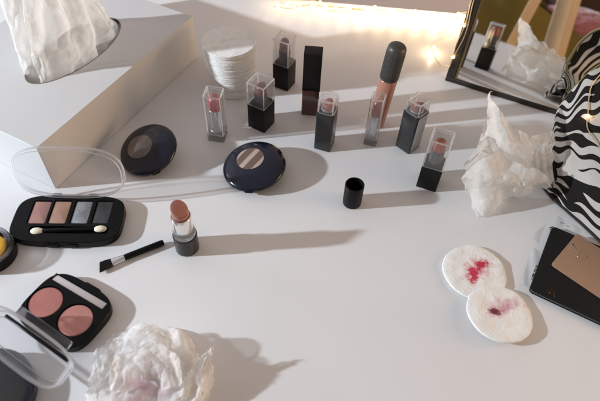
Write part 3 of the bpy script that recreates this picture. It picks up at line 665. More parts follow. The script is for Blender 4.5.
# ------------------------------------------------------------ small brush
q0 = P(100, 267.5, 2.5); q1 = P(164, 242.5, 2.5); d = q1-q0; L_ = d.length
br = thing('eyeshadow_brush', 'short flat make-up brush with black bristles and silver ferrule', 'brush', (q0.x, q0.y, 0), math.atan2(d.y, d.x))
MX = Matrix.Rotation(R(90), 4, 'Y')
bm = BM(); rb = random.Random(9)
for k in range(420):
    y_ = rb.uniform(-1, 1); z_ = rb.uniform(-1, 1)*(1-abs(y_)**4*.4); e_ = rb.uniform(-.5, .9)+y_*1.6
    tube(bm, [(12.6, y_*3.9, 3+z_*1.5), (7, y_*4.9+rb.uniform(-.2, .2), 3+z_*1.4), (e_, y_*5.5+rb.uniform(-.35, .35), 2.8+z_*.9)], [.24, .22, .1], 4)
obj('bristles', bm, mat('bristles', (.013, .012, .012), .5, var=.3), br)
bm = BM(); loft(bm, [(at(rrect(3.6, 8.4, 1.5, 4), -3, 0), 11.5), (at(rrect(4.2, 7.6, 2.0, 4), -3, 0), 16), (at(rrect(5.2, 6.0, 2.5, 4), -3, 0), 23.5)], M=MX); obj('ferrule', bm, SILV, br)
bm = BM(); lathe(bm, [(2.6, 23.6), (2.95, 24.2), (3.05, 30), (3.1, L_-4), (2.9, L_-1.2), (2.0, L_-.2)], 24, M=Matrix.Translation((0, 0, 3.1)) @ MX); obj('handle', bm, BLK, br)

# ------------------------------------------------------------ yellow pot, left edge
c = P(-9, 252, 6); t = thing('eyeshadow_pot', 'round black pot of yellow powder under a clear lid at the left edge', 'eyeshadow pot', (c.x, c.y, 0))
bm = BM(); lathe(bm, [(21, 0), (22.5, .8), (22.8, 11), (21.8, 12), (16.5, 12), (16.2, 9)], 64); obj('base', bm, BLK, t)
bm = BM(); lathe(bm, [(15.9, 9.2), (15.9, 11.2), (15.2, 11.8), (8, 12.2), (3, 12.3)], 56); obj('powder', bm, powder('yellow', (.78, .45, .03)), t)
bm = BM(); lathe(bm, [(22.4, 12.2), (22.6, 13), (21.8, 17.5), (19.5, 19.2), (17, 19.6), (16.6, 19.2), (19, 18.2), (20.6, 16.8), (21.2, 12.2)], 64, cap0=False, cap1=False); obj('lid', bm, clear_solid('pot_lid', (.93, .93, .95), thru=.5, rough=.05), t)

# ------------------------------------------------------------ round black compact with clear flip lid, lower left
c = P(-14, 396, 5); t = thing('powder_box', 'round black powder box with its clear flip lid open, lower left corner', 'powder box', (c.x, c.y, 0))
bm = BM(); lathe(bm, [(36, 0), (38, 1), (38.3, 10), (37.3, 11), (33.5, 11.2), (33, 9)], 80); obj('base', bm, BLKG, t)
bm = BM(); lathe(bm, [(32.8, 9.1), (32.8, 9.5), (30, 9.9), (10, 10)], 64); obj('powder', bm, powder('dark_powder', (.008, .006, .006)), t)
ll = P(25, 347, 22); ln_ = thing
lidm = Matrix.Translation(ll-Vector((c.x, c.y, 0))) @ Matrix.Rotation(R(-32), 4, 'Z') @ Matrix.Rotation(R(12), 4, 'X')
lo = superel(94, 33, 64, 4.)
bm = BM(); loft(bm, [(offset(lo, 2), -2.5), (offset(lo, .4), -1.6), (lo, 0), (lo, 5), (offset(lo, .6), 5.4), (offset(lo, 1.8), 5.2), (offset(lo, 2.2), -.6)], M=lidm); lid2 = obj('lid', bm, clear_thin('smoky_lid', (.96, .96, .97), .6, .06), t, angle=30)
for off, zz, rr in ((0, 5.2, 1.0), (1.2, -2, .9), (6, -2.2, .6)):
    bm = BM(); pp = offset(lo, off); tube(bm, [lidm @ Vector((x, y, zz)) for x, y in pp+[pp[0]]], rr, 6); obj('rim', bm, EDGE, lid2)
bm = BM(); box(bm, -33, 40, 9, 12, .2, 3, M=lidm); obj('hinge_bar', bm, BLK, t, bevel=.8)
bm = BM(); loft(bm, slab(at(rrect(60, 8, 2, 4), 2, 19.5), -1.5, 1.5, .4), M=lidm); obj('hinge_cover', bm, clear_solid('hinge_cover', (.92, .92, .93), thru=.45, rough=.12), t)

# ------------------------------------------------------------ passport, card, papers
pA = P(528, 292, 0); pB = P(552, 226, 0); ax = (pB-pA); pa = math.atan2(ax.y, ax.x); PL = 125.; PWd = 88.
t = thing('passport', 'black passport booklet with a small gold emblem, under the brown card', 'passport', (pA.x, pA.y, 0), pa)
# local x runs along the short visible edge, local -y runs to the right and down
bm = BM(); loft(bm, slab(at(rrect(PWd, PL, 4, 6), PWd/2, -PL/2), .2, 1.0, .2)); loft(bm, slab(at(rrect(PWd, PL, 4, 6), PWd/2, -PL/2), 3.6, 4.6, .35)); obj('cover', bm, mat('black_leatherette', (.007, .007, .0075), .45, spec=.25, var=.25, scale=300, bump=.5, bscale=1300), t)
bm = BM(); loft(bm, slab(at(rrect(PWd-2, PL-2, 3, 6), PWd/2, -PL/2), 1.05, 3.55, .1)); obj('pages', bm, mat('page_edges', (.10, .095, .09), .8), t)
GOLD = mat('dull_gold', (.07, .045, .016), .4, metal=.7, var=.4, scale=600)
q = P(551, 291, 4.6)-Vector((pA.x, pA.y, 0)); ex = q.x*math.cos(-pa)-q.y*math.sin(-pa); ey = q.x*math.sin(-pa)+q.y*math.cos(-pa)
bm = BM()
for s in (-1, 1):
    for k in range(4):
        tube(bm, [(ex-4+k*2.2, ey+s*(1.2+.3*k), 4.66), (ex-3.2+k*2.2, ey+s*(3.4-.3*k), 4.66), (ex-4.6+k*2.2, ey+s*(4.6-.5*k), 4.66)], .28, 5)
tube(bm, [(ex-5, ey, 4.66), (ex+5, ey, 4.66)], .3, 5); tube(bm, [(ex-1.5+1.5*math.cos(a_), ey+1.5*math.sin(a_), 4.66) for a_ in [k*.7 for k in range(10)]], .3, 5)
obj('emblem', bm, GOLD, t)
cA = P(550.5, 265, 5); cB = P(580.5, 229, 5.5); cx_ = cB-cA; ka = math.atan2(cx_.y, cx_.x)
CWd = 54.; t = thing('bank_card', 'matte brown card with a small triangle logo and chip lying on the passport', 'card', (cA.x, cA.y, 4.9), ka)
bm = BM(); loft(bm, slab(at(rrect(CWd, 85.6, 3.2, 6), CWd/2, -42.8), 0, .8, .12)); obj('card_body', bm, mat('kraft_brown', (.35, .21, .13), .45, metal=.1, var=.07, scale=300, bump=.08, bscale=2000), t)
def locc(px, py):
    q = P(px, py, 5.7)-cA; return Vector((q.x*math.cos(-ka)-q.y*math.sin(-ka), q.x*math.sin(-ka)+q.y*math.cos(-ka), .83))
PALE = mat('pale_print', (.50, .42, .34), .4, metal=.3)
bm = BM(); g0, g1, g2 = locc(569.5, 248.5), locc(572.5, 243.5), locc(576, 249.5)
tube(bm, [g0, g1, g2, g0], .5, 5); tube(bm, [g0.lerp(g1, .5), (g0+g1+g2)/3, g2.lerp(g1, .4)], .35, 5); obj('logo', bm, PALE, t)
cc = locc(582.5, 255.5); bm = BM(); pp = at(rrect(10, 7.5, 1.5, 4), cc.x, cc.y); tube(bm, [(x, y, .83) for x, y in pp+[pp[0]]], .22, 5)
for s in (-1.6, 1.6): tube(bm, [(cc.x-5, cc.y+s, .83), (cc.x-1.5, cc.y+s, .83)], .18, 4); tube(bm, [(cc.x+5, cc.y+s, .83), (cc.x+1.5, cc.y+s, .83)], .18, 4)
tube(bm, [(cc.x-1.5, cc.y-3.7, .83), (cc.x-1.5, cc.y+3.7, .83)], .18, 4)
obj('chip_mark', bm, mat('faint_chip', (.38, .28, .19), .35, metal=.5), t)
# papers peeping out
INK = mat('print_ink', (.06, .06, .06), .7)
def paper(label, pts, z, marks, name='receipt'):
    t = thing(name, label, 'paper', (0, 0, 0))
    C_ = [[P(*pts[0], z), P(*pts[1], z)], [P(*pts[3], z), P(*pts[2], z)]]
    G = ctrl(C_, 24, 24); 
    for i in range(24):
        for j in range(24): G[i, j, 2] += .25*math.sin(i*.5+j*.3)+.2
    bm = BM(); add_grid(bm, G); obj('sheet', bm, mat('paper%d' % len(bpy.data.materials), (.66, .67, .68), .7, var=.03), t)
    bm = BM()
    for (x, y, x2, y2, wd) in marks: tube(bm, [P(x, y, z+.75), P(x2, y2, z+.75)], wd, 4)
    if marks: obj('print', bm, INK, t)
    return t
paper('thin white paper slip under the top edge of the passport', [(531, 236), (556, 216), (585, 232), (556, 262)], .0, [(549.5, 228, 552.5, 226.6, .5), (549.8, 229.6, 551.6, 228.8, .3), (560, 222, 563, 223.6, .25), (566, 225.5, 568, 226.5, .25)])
paper('thin white paper slip with tiny print under the left edge of the passport', [(521, 283), (532, 248), (556, 258), (545, 296)], .1, [(532, 277, 533.4, 273.4, .55), (533.6, 272, 535, 268.5, .25), (535.4, 267.6, 536.4, 265, .25), (531, 279.5, 531.6, 278, .3)])

# ------------------------------------------------------------ mirror
e1 = Vector((math.cos(R(-25.5)), math.sin(R(-25.5)), 0)); nh = Vector((-e1.y, e1.x, 0)); TL = R(13); e2 = nh*math.sin(TL)+Vector((0, 0, 1))*math.cos(TL)
M0 = P(445, 80, 0); MW, MH = 300., 380.
nn = e1.cross(e2)   # faces the viewer
mm = Matrix((e1, e2, nn)).transposed().to_4x4(); mm.translation = M0*S
t = thing('mirror', 'large table mirror in a thin black frame leaning back at the right', 'mirror'); t.matrix_world = mm
FR = mat('dark_frame', (.03, .024, .018), .4, metal=.3, var=.3)
FW, FD = 5.5, 9.
bm = BM(); box(bm, 0, MW, 0, FW, -FD, 2); box(bm, 0, MW, MH-FW, MH, -FD, 2); box(bm, 0, FW+5.5, FW+.01, MH-FW-.01, -FD, 2); box(bm, MW-FW, MW, FW+.01, MH-FW-.01, -FD, 2)
obj('frame', bm, FR, t, bevel=.7)
m_, nt, b = newmat('mirror_glass'); b.inputs['Base Color'].default_value = (.86, .85, .83, 1); b.inputs['Metallic'].default_value = 1; b.inputs['Roughness'].default_value = .0
nz = N(nt, 'ShaderNodeTexNoise'); nz.inputs['Scale'].default_value = 12; nz.inputs['Detail'].default_value = 8; mr = N(nt, 'ShaderNodeMapRange'); mr.inputs[3].default_value = 0; mr.inputs[4].default_value = .025; nt.links.new(nz.outputs['Fac'], mr.inputs[0]); nt.links.new(mr.outputs[0], b.inputs['Roughness'])
bm = BM(); box(bm, FW-.5, MW-FW+.5, FW-.5, MH-FW+.5, -3, -.5); obj('glass', bm, m_, t, smooth=False)
bm = BM(); box(bm, 1, MW-1, 1, MH-1, -FD-2, -FD-.3); obj('back_board', bm, mat('board', (.10, .07, .05), .7), t, smooth=False)
bm = BM(); box(bm, FW+5.6, FW+8.5, FW+.2, MH-FW-.2, -1, 1.2); obj('inner_lip', bm, mat('aged_brass', (.30, .22, .10), .35, metal=.9), t, bevel=.3)
# easel leg behind
bm = BM(); T0 = Vector((MW/2, MH*.75, -FD-2)); wl = M0+e1*(MW/2)+nh*230; inv = Matrix((e1, e2, nn)); foot = inv @ (Vector((wl.x, wl.y, 2))-M0)
tube(bm, [T0, foot], 4, 8); obj('easel_leg', bm, FR, t)

# ------------------------------------------------------------ things the mirror reflects, standing on the viewer's side of the table
def mhit(px, py, D):      # where the sight line of the mirror picture goes, D mm beyond the glass
    d = Vector(_ray(px, py)).normalized(); s = (M0-Vector(CAM)).dot(nn)/d.dot(nn); h = Vector(CAM)+d*s; r = d-2*d.dot(nn)*nn; return h+r*D
def strip(bm, a, b_, wd, th, side): # a bar between two points
    ax = (b_-a).normalized(); s = (side-ax*side.dot(ax)).normalized(); k = ax.cross(s)
    q = [a+s*x*wd/2+k*y*th/2 for x, y in ((-1, -1), (1, -1), (1, 1), (-1, 1))]; r = [b_+s*x*wd/2+k*y*th/2 for x, y in ((-1, -1), (1, -1), (1, 1), (-1, 1))]
    v = [bm.verts.new(p_) for p_ in q+r]
    for f in ((3, 2, 1, 0), (4, 5, 6, 7), (0, 1, 5, 4), (1, 2, 6, 5), (2, 3, 7, 6), (3, 0, 4, 7)): bm.faces.new([v[i] for i in f])
rd = (mhit(540, 30, 1000)-mhit(540, 30, 0)).normalized(); rdh = Vector((rd.x, rd.y, 0)).normalized(); rs = Vector((-rdh.y, rdh.x, 0))
ctrB = M0+e1*100+rdh*1150
hL = mhit(500, -25, 1150); hR = mhit(572, 30, 1150); tl = (hL-ctrB).dot(rs); tr = (hR-ctrB).dot(rs)
def ztop(x): return hL.z+(hR.z-hL.z)*min(1.4, max(-.6, (x-tl)/(tr-tl)))
G = np.zeros((60, 60, 3))
for i in range(60):
    for j in range(60):
        x = -1000+2000*i/59; zz = -740+j/59*(740+ztop(x))
        G[i, j] = tuple(ctrB+rs*x+rdh*(0+22*math.sin(x/90.)+8*math.sin(x/33.+zz/60)-60*(j/59)**2)) ; G[i, j, 2] = zz
bm = BM(); add_grid(bm, G)
for side_ in (0,):
    G2 = np.zeros((60, 12, 3))
    for i in range(60):
        for j in range(12): G2[i, j] = tuple(Vector(G[i, 59])+rdh*(j*60)); G2[i, j, 2] = G[i, 59, 2]+6*math.sin(i*.7+j)
    add_grid(bm, G2)
bmesh.ops.remove_doubles(bm, verts=bm.verts, dist=.5)
OL = mat('olive_cloth', (.155, .115, .022), .9, var=.2, scale=12, bump=.3, bscale=500)
tag(obj('olive_cover', bm, OL), 'olive green cloth cover hanging on the couch beyond the table, seen in the mirror', 'cloth')
WOOD = mat('pale_wood', (.55, .40, .24), .5, var=.1, scale=30); 
t = thing('easel_stand', 'pale wooden rails standing beyond the table, reflected in the mirror', 'wooden stand')
for (xa, ya, xb, yb, wd, D, mt_) in ((503, 60, 541, -10, 26, 900, WOOD), (544, 70, 569, -10, 40, 940, mat('cream_wood', (.62, .53, .40), .5, var=.08, scale=30)), (555, 75, 580, -10, 18, 890, WOOD)):
    a_ = mhit(xa, ya, D); b__ = mhit(xb, yb, D); dd = (a_-b__).normalized()
    top_ = b__-dd*200; bot = a_+dd*((a_.z+740)/max(.2, -dd.z))
    bm = BM(); strip(bm, bot, top_, wd, 18, rs); obj('rail', bm, mt_, t, bevel=1.5)
bm = BM(); c_ = mhit(578, 24, 1230)
bmesh.ops.create_icosphere(bm, subdivisions=5, radius=1)
for v in bm.verts:
    n_ = noise.fractal(v.co*4, 1, 2, 5); v.co *= 1+.10*n_+.03*random.random(); v.co = Vector(c_)+rs*v.co.x*120+rdh*v.co.y*70+Vector((0, 0, v.co.z*45))
tag(obj('pink_cushion', bm, mat('pink_fluff', (.30, .12, .14), .95, bump=1, bscale=150, var=.3, sheen=.5)), 'dusty pink fluffy cushion on the olive couch cover, seen in the mirror', 'cushion')
bm = BM(); c_ = ctrB+rdh*420
G = np.zeros((50, 20, 3))
for i in range(50):
    for j in range(20):
        x = -1000+2000*i/49; G[i, j] = tuple(c_+rs*x+rdh*(25*math.sin(i*.9))); G[i, j, 2] = -400+j/19*1500
add_grid(bm, G); tag(obj('dark_curtain', bm, mat('brown_curtain', (.05, .025, .018), .9, var=.6, scale=20)), 'dark brown curtain behind the couch, seen in the mirror', 'curtain')

# ------------------------------------------------------------ zebra pouch
def zebra_mat():
    m, nt, b = newmat('zebra_print'); L = nt.links; tc = N(nt, 'ShaderNodeTexCoord')
    at_ = N(nt, 'ShaderNodeAttribute'); at_.attribute_name = 'cloth_uv'
    n1 = N(nt, 'ShaderNodeTexNoise'); n1.inputs['Scale'].default_value = 1.5; n1.inputs['Detail'].default_value = 0; L.new(at_.outputs['Vector'], n1.inputs['Vector'])
    sub = N(nt, 'ShaderNodeVectorMath', operation='SUBTRACT'); sub.inputs[1].default_value = (.5, .5, .5); L.new(n1.outputs['Color'], sub.inputs[0])
    sca = N(nt, 'ShaderNodeVectorMath', operation='SCALE'); sca.inputs['Scale'].default_value = .5; L.new(sub.outputs[0], sca.inputs[0])
    add = N(nt, 'ShaderNodeVectorMath', operation='ADD'); L.new(at_.outputs['Vector'], add.inputs[0]); L.new(sca.outputs[0], add.inputs[1])
    mp = N(nt, 'ShaderNodeMapping'); mp.inputs['Scale'].default_value = (.5, 2.7, 1); L.new(add.outputs[0], mp.inputs['Vector'])
    wv = N(nt, 'ShaderNodeTexNoise'); wv.inputs['Scale'].default_value = 1.9; wv.inputs['Detail'].default_value = 0; wv.inputs['Roughness'].default_value = .35; wv.inputs['Distortion'].default_value = 0; L.new(mp.outputs[0], wv.inputs['Vector'])
    w2 = N(nt, 'ShaderNodeTexWave'); w2.wave_type = 'BANDS'; w2.bands_direction = 'Y'; w2.inputs['Scale'].default_value = .72; w2.inputs['Distortion'].default_value = 0.; w2.inputs['Detail'].default_value = 1; w2.inputs['Detail Scale'].default_value = 1.1; L.new(mp.outputs[0], w2.inputs['Vector'])
    ad = N(nt, 'ShaderNodeMath', operation='MULTIPLY_ADD'); ad.inputs[1].default_value = 2.4; L.new(wv.outputs['Fac'], ad.inputs[0]); L.new(w2.outputs['Fac'], ad.inputs[2])
    nf = N(nt, 'ShaderNodeTexNoise'); nf.inputs['Scale'].default_value = 60; L.new(at_.outputs['Vector'], nf.inputs['Vector'])
    a3 = N(nt, 'ShaderNodeMath', operation='MULTIPLY_ADD'); a3.inputs[1].default_value = .07; L.new(nf.outputs['Fac'], a3.inputs[0]); L.new(ad.outputs[0], a3.inputs[2])
    cr = N(nt, 'ShaderNodeValToRGB'); e = cr.color_ramp.elements; e[0].position = .70; e[0].color = (.014, .012, .011, 1); e[1].position = .712; e[1].color = (.52, .48, .44, 1)
    mrr = N(nt, 'ShaderNodeMapRange'); mrr.inputs[1].default_value = 0; mrr.inputs[2].default_value = 2.5; L.new(a3.outputs[0], mrr.inputs[0]); L.new(mrr.outputs[0], cr.inputs[0]); L.new(cr.outputs[0], b.inputs['Base Color'])
    b.inputs['Roughness'].default_value = .85; b.inputs['Specular IOR Level'].default_value = .15
    wx = N(nt, 'ShaderNodeTexWave'); wx.inputs['Scale'].default_value = 28; wx.bands_direction = 'X'; wy = N(nt, 'ShaderNodeTexWave'); wy.inputs['Scale'].default_value = 28; wy.bands_direction = 'Y'
    L.new(at_.outputs['Vector'], wx.inputs['Vector']); L.new(at_.outputs['Vector'], wy.inputs['Vector'])
    mu = N(nt, 'ShaderNodeMath', operation='MULTIPLY'); L.new(wx.outputs['Fac'], mu.inputs[0]); L.new(wy.outputs['Fac'], mu.inputs[1])
    bp = N(nt, 'ShaderNodeBump'); bp.inputs['Strength'].default_value = .5; bp.inputs['Distance'].default_value = .0006; L.new(mu.outputs[0], bp.inputs['Height']); L.new(bp.outputs[0], b.inputs['Normal']); return m
ZM = zebra_mat()
def cloth_obj(name, grids, m, parent, uvs):
    bm = BM(); lay = bm.verts.layers.float_vector.new('cloth_uv')
    for G, U in zip(grids, uvs):
        a, b = G.shape[:2]; V = [[bm.verts.new(G[i, j]) for j in range(b)] for i in range(a)]
        for i in range(a):
            for j in range(b): V[i][j][lay] = Vector((U[i, j, 0], U[i, j, 1], U[i, j, 2]))
        for i in range(a-1):
            for j in range(b-1): bm.faces.new((V[i][j], V[i+1][j], V[i+1][j+1], V[i][j+1]))
    return obj(name, bm, m, parent, angle=70)
t = thing('zebra_pouch', 'zebra striped fabric cosmetic pouch standing at the right edge before the mirror', 'pouch')
# cross-section runs from lower front edge over the top ridge to the back; length runs away from the mirror
start = P(533, 172); dirL = (P(603, 246)-P(545, 188)).normalized(); 
S0 = P(540, 180)
nU, nV = 120, 110
G = np.zeros((nU, nV, 3)); U = np.zeros((nU, nV, 3))
out = Vector((-dirL.y, dirL.x, 0)); out = out if out.x > 0 else -out      # away from the viewer's left, into the bag
ridge = spline([P(560, 118, 42), P(563, 103, 60), P(577, 84, 86), P(600, 64, 106), P(640, 46, 118), P(690, 60, 120)], 24)
base_ = spline([P(538, 176), P(548, 192), P(570, 214), P(602, 244), P(650, 290), P(720, 350)], 24)
for i in range(nU):
    B_ = base_[i]; T_ = ridge[i]; s = i/(nU-1)*230
    for j in range(nV):
        f = j/(nV-1)
        if f < .5:
            g = f/.5; p_ = B_.lerp(T_, g); bul = math.sin(math.pi*g)**.8*3.5*min(1, .3+s/40); p_ = p_-out*bul+Vector((0, 0, bul*.5))
        else:
            g = (f-.5)/.5; e_ = B_+out*70+dirL*10; p_ = T_.lerp(e_, g); bul = math.sin(math.pi*g)*9; p_ = p_+out*bul
        G[i, j] = (p_.x, p_.y, p_.z+.3); U[i, j] = (s/60., f*3.6, .3)
G = wrinkle(G, [(3.4, 52), (1.0, 18), (.4, 8)], 77); G[:, :, 2] = np.maximum(G[:, :, 2], .2)
# end panel (gusset)
E_ = np.zeros((30, nV, 3)); UE = np.zeros((30, nV, 3)); cen = G[0].mean(axis=0)
for i in range(30):
    k = i/29
    for j in range(nV):
        q = G[0, j]*(1-k)+cen*k; E_[i, j] = q-np.array(tuple(dirL))*10*math.sin(k*math.pi/2); UE[i, j] = (-k*.8+.0, j/(nV-1)*3.6*(1-k*.5), .3)
cloth_obj('body', [G, E_], ZM, t, [U, UE])
bm = BM(); rid = [Vector(G[i, nV//2])+Vector((0, 0, .6)) for i in range(0, nU, 4)]; tube(bm, rid, 1.6, 8); obj('zipper', bm, mat('olive_zip', (.16, .12, .03), .6, var=.3, scale=800), t)
bm = BM(); tube(bm, [Vector(G[i, 0])+Vector((0, 0, 1.2)) for i in range(0, nU, 3)], 1.5, 8); obj('piping', bm, mat('black_piping', (.012, .011, .01), .8), t)
# second flat zebra piece underneath (folded flap) at the lower left of the pouch
C_ = [[P(548, 196, 1), P(538, 180, 4), P(531, 160, 5), P(534, 150, 2)], [P(556, 192, 6), P(549, 172, 22), P(546, 156, 24), P(548, 146, 14)], [P(575, 196, 4), P(570, 170, 16), P(565, 150, 16), P(560, 140, 6)]]
G3 = ctrl([[tuple(q) for q in r_] for r_ in C_], 50, 60); U3 = np.zeros((50, 60, 3))
for i in range(50):
    for j in range(60): U3[i, j] = (j/60.*1.0+4, i/50.*1.1+7, 1.3)
G3 = wrinkle(G3, [(.9, 14)], 9); G3[:, :, 2] = np.maximum(G3[:, :, 2], .3)
cloth_obj('side_flap', [G3], ZM, t, [U3])

# ------------------------------------------------------------ loose tissues
def to_grid(C_, nu=130, nv=130): return ctrl([[tuple(q) for q in r_] for r_ in C_], nu, nv)
# right tissue: three folded layers, pointed peak, wing to the right
t1 = ([   # the tall pointed back sheet
 [P(493, 93, 88), P(500, 112, 80), P(513, 128, 66), P(530, 136, 60), P(553, 131, 58)],
 [P(487, 118, 66), P(499, 134, 64), P(515, 146, 55), P(530, 152, 48), P(551, 150, 44)],
 [P(480, 144, 42), P(497, 154, 46), P(512, 164, 36), P(528, 167, 36), P(550, 168, 30)],
 [P(468, 166, 10), P(486, 174, 26), P(505, 178, 18), P(526, 182, 24), P(549, 180, 22)]])
t2 = ([   # the front sheet folding down to the left and out to a point at right
 [P(478, 154, 46), P(490, 150, 56), P(508, 158, 48), P(528, 168, 42), P(551, 181, 26)],
 [P(466, 172, 26), P(482, 172, 40), P(502, 178, 38), P(522, 184, 34), P(540, 188, 18)],
 [P(466, 190, 12), P(480, 192, 24), P(498, 192, 22), P(512, 194, 16), P(524, 196, 8)],
 [P(478, 215, 1), P(487, 213, 3), P(496, 206, 3), P(505, 200, 2), P(514, 197, 1)]])
t3 = ([
 [P(486, 120, 40), P(505, 140, 30), P(530, 146, 34)], [P(478, 150, 26), P(502, 160, 12), P(532, 164, 20)], [P(468, 184, 2), P(498, 188, 2), P(536, 180, 6)]])
bm = BM()
for k, (c_, g_) in enumerate(((t1, 1.09), (t2, 1.10), (t3, 1.06))):
    add_grid(bm, tissue_sheet(c_, (31, 31), g_, 21+k))
tag(obj('crumpled_tissue', bm, tissue_mat('tissue_right', (.91, .89, .855), trans=.48, cr_=.7, thin=.26), None, angle=60), 'crumpled white tissue with a tall pointed peak, standing before the mirror', 'tissue')
# front tissue: ruffled wad with a pink lipstick stain
st = P(141, 392, 19)
f1 = ([
 [P(96, 366, 6), P(105, 346, 13), P(124, 333, 14), P(150, 325, 20), P(165, 332, 14)],
 [P(90, 382, 8), P(112, 366, 18), P(134, 352, 17), P(158, 344, 24), P(172, 340, 16)],
 [P(88, 398, 6), P(114, 390, 14), P(138, 376, 13), P(160, 368, 18), P(180, 358, 19)],
 [P(90, 430, 3), P(114, 420, 13), P(140, 410, 11), P(164, 400, 14), P(184, 392, 16)]])
f2 = ([
 [P(160, 330, 20), P(172, 326, 23), P(184, 336, 18)],
 [P(163, 348, 22), P(178, 346, 30), P(190, 356, 14)],
 [P(166, 372, 16), P(182, 368, 24), P(194, 374, 12)],
 [P(172, 398, 10), P(188, 394, 16), P(196, 398, 6)]])
f3 = ([
 [P(100, 352, 2), P(112, 338, 6), P(140, 332, 6), P(175, 330, 3), P(190, 342, 1)],
 [P(92, 380, 5), P(120, 366, 11), P(145, 356, 13), P(176, 352, 13), P(196, 364, 5)],
 [P(96, 420, 2), P(125, 410, 6), P(150, 404, 6), P(180, 400, 7), P(206, 400, 2)]])
f4 = ([
 [P(178, 398, 11), P(188, 376, 19), P(200, 360, 24), P(213, 349, 27)],
 [P(184, 410, 8), P(196, 392, 16), P(206, 374, 19), P(214, 358, 19)],
 [P(192, 424, 3), P(204, 408, 6), P(210, 390, 6), P(214, 372, 5)]])
bm = BM(); fc = P(150, 392, 6); pr = random.Random(12)
for k, (an, ln, wd_, tz) in enumerate(((168, 46, 40, 18), (132, 50, 42, 24), (100, 48, 36, 30), (68, 50, 40, 26), (30, 46, 40, 22), (5, 42, 34, 18), (150, 30, 34, 36), (84, 30, 34, 42), (40, 30, 32, 36))):
    a_ = R(an+pr.uniform(-5, 5)); dr = Vector((math.cos(a_), math.sin(a_), 0)); sd = Vector((-dr.y, dr.x, 0)); rows = []
    for q, (rad, zz, ww) in enumerate(((.25, .45, .5), (.55, .8, .9), (.8, .75, 1.1), (1.0, 1.0, .8))):
        rows.append([fc+dr*(ln*rad*(1-.16*abs(m_)))+sd*(wd_*.5*ww*m_)+Vector((0, 0, max(0, tz*.68*zz-3+pr.uniform(-1, 1)+(2.5 if m_ == 0 else -1)))) for m_ in (-1, 0, 1)])
    add_grid(bm, tissue_sheet(rows, (25, 25), 1.04, 80+k, wr=((.9, 26), (.25, 12))))
for k, (c_, g_) in enumerate(((f1, 1.07), (f3, 1.10), (f4, 1.05))):
    add_grid(bm, tissue_sheet(c_, (37, 37), g_, 31+k))
tag(obj('crumpled_tissue', bm, tissue_mat('tissue_front', (.93, .92, .925), trans=.5, cr_=.5, thin=.26, stain=tuple(st), srad=27, scol=(.66, .24, .45)), None, angle=60), 'crumpled white tissue with a pink lipstick stain at the front edge', 'tissue')

# ------------------------------------------------------------ fairy lights
WARM = (1., .66, .30)
WIRE = mat('fairy_wire', (.62, .50, .32), .35, metal=.7)
m_, nt, b = newmat('bulb_glow'); nt.nodes.remove(b); e = N(nt, 'ShaderNodeEmission'); e.inputs['Color'].default_value = (1, .70, .36, 1); e.inputs['Strength'].default_value = 60; nt.links.new(e.outputs[0], nt.nodes['Material Output'].inputs['Surface']); GLOW = m_
LED = clear_solid('led_drop', (1, .93, .8), thru=.5)
fl = thing('fairy_lights', 'warm white fairy light string bunched along the table back and hanging on the mirror', 'fairy lights')
def bulbs(pts):
    for p_ in pts:
        bm = BM(); bmesh.ops.create_icosphere(bm, subdivisions=2, radius=1.3, matrix=Matrix.Translation(p_)); bb = obj('bulb', bm, GLOW, fl)
        bm = BM(); bmesh.ops.create_icosphere(bm, subdivisions=3, radius=2.4, matrix=Matrix.Translation(p_)); obj('drop', bm, LED, bb)
rr = random.Random(4)
for k in range(3):
    pts = [Vector((-35+ i*25+rr.uniform(-8, 8), 366+6*k+rr.uniform(-7, 7)-i*2.0, 3+rr.uniform(0, 8))) for i in range(13)]
    sp = spline(pts, 10); bm = BM(); tube(bm, sp, .5, 6); obj('wire', bm, WIRE, fl); bulbs([p_+Vector((0, 0, 1)) for p_ in sp[3+k*2::9][:13]])
onm = lambda a_, b_, h_=4: M0+e1*a_+e2*b_+nn*h_
w1 = [P(470, 14, 6), P(462, 22, 8)+Vector((0, 0, 0)), P(450, 36, 5), P(434, 46, 4), P(435, 56, 2), P(441, 65, 2), P(448, 66, 6), onm(1, 22, 4), onm(0, 48, 5), onm(3, 78, 6), onm(1, 110, 5), onm(4, 160, 5), onm(2, 230, 6)]
sp = spline(w1, 10); bm = BM(); tube(bm, sp, .55, 6); obj('wire', bm, WIRE, fl)
bulbs([P(434, 47, 5), onm(1, 34, 5), onm(2, 76, 6), onm(2, 122, 6)])
w2 = [onm(5, 240, 6), onm(7, 160, 8), onm(4, 110, 9), onm(7, 70, 8), onm(3, 40, 6)]
sp = spline(w2, 10); bm = BM(); tube(bm, sp, .5, 6); obj('wire', bm, WIRE, fl)
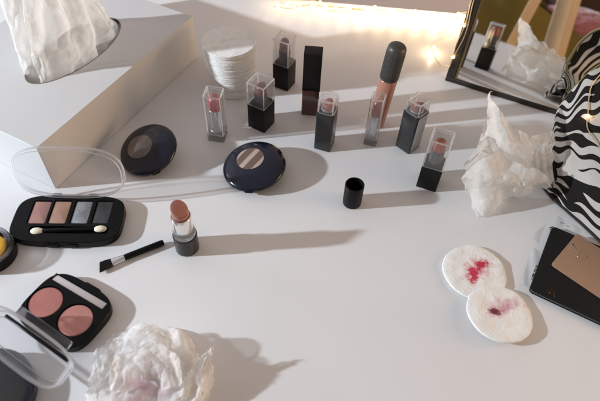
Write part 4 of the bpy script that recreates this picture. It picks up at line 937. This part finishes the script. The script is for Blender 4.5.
# over the pouch
def onbag(px, py):         # first hit of the sight line with the pouch front
    best = None; d = _ray(px, py); d = d/np.linalg.norm(d); v = G.reshape(-1, 3)-CAM; s = v@d; dist = np.linalg.norm(v-np.outer(s, d), axis=1)
    ok = dist < 2.5
    if not ok.any(): return None
    i = np.where(ok)[0][np.argmin(s[ok])]; return Vector(G.reshape(-1, 3)[i])
pw = [onbag(*q) for q in ((600, 72), (594, 84), (588, 98), (586, 114), (590, 128), (597, 142), (603, 154))]
out3 = (Vector(CAM)-Vector(P(588, 110, 60))).normalized()
pw = [q+out3*2.0 for q in pw if q is not None]
if len(pw) > 2:
    sp = spline(pw, 8); bm = BM(); tube(bm, sp, .55, 6); obj('wire', bm, WIRE, fl)
    q = onbag(585.5, 115)
    if q is not None: bulbs([q+out3*3])

# ------------------------------------------------------------ light
def lamp(name, kind, loc, energy, color, **k):
    l = bpy.data.lights.new(name, kind); l.energy = energy; l.color = color
    for a_, v_ in k.items(): setattr(l, a_, v_)
    o = bpy.data.objects.new(name, l); col.objects.link(o); o.location = Vector(loc)*S; return o
lamp('key_lamp', 'POINT', (-1850, -235, 690), 205, (.82, .91, 1.0), shadow_soft_size=.028)
for k_ in range(12):
    x = -45+k_*27.5; lamp('fairy_glow', 'POINT', (x, 370-x*.075, 22), .012+.085*(k_/11.)**1.5, (1, .74, .46), shadow_soft_size=.010)
lamp('fairy_glow', 'POINT', tuple(P(434, 47, 12)), .022, (1, .72, .42), shadow_soft_size=.003)
o = lamp('warm_fill', 'AREA', (1300, -60, 130), 19, (1, .66, .38), shape='DISK', size=.9)  # added warm fill, set low to brighten the box side more than the table
o.rotation_euler = (Vector((0, 100, 0))*S-o.location).to_track_quat('-Z', 'Y').to_euler()
wd = bpy.data.worlds.new('World'); sc.world = wd; wd.use_nodes = True
bg = wd.node_tree.nodes['Background']; bg.inputs[0].default_value = (1, .885, .82, 1); bg.inputs[1].default_value = .345

sc.render.engine = 'CYCLES'
cy = sc.cycles; cy.use_denoising = True; cy.max_bounces = 14; cy.transmission_bounces = 12; cy.transparent_max_bounces = 24; cy.glossy_bounces = 6; cy.diffuse_bounces = 4
cy.sample_clamp_indirect = 6; cy.blur_glossy = .5
sc.view_settings.view_transform = 'Standard'; sc.view_settings.look = 'None'; sc.view_settings.exposure = 0
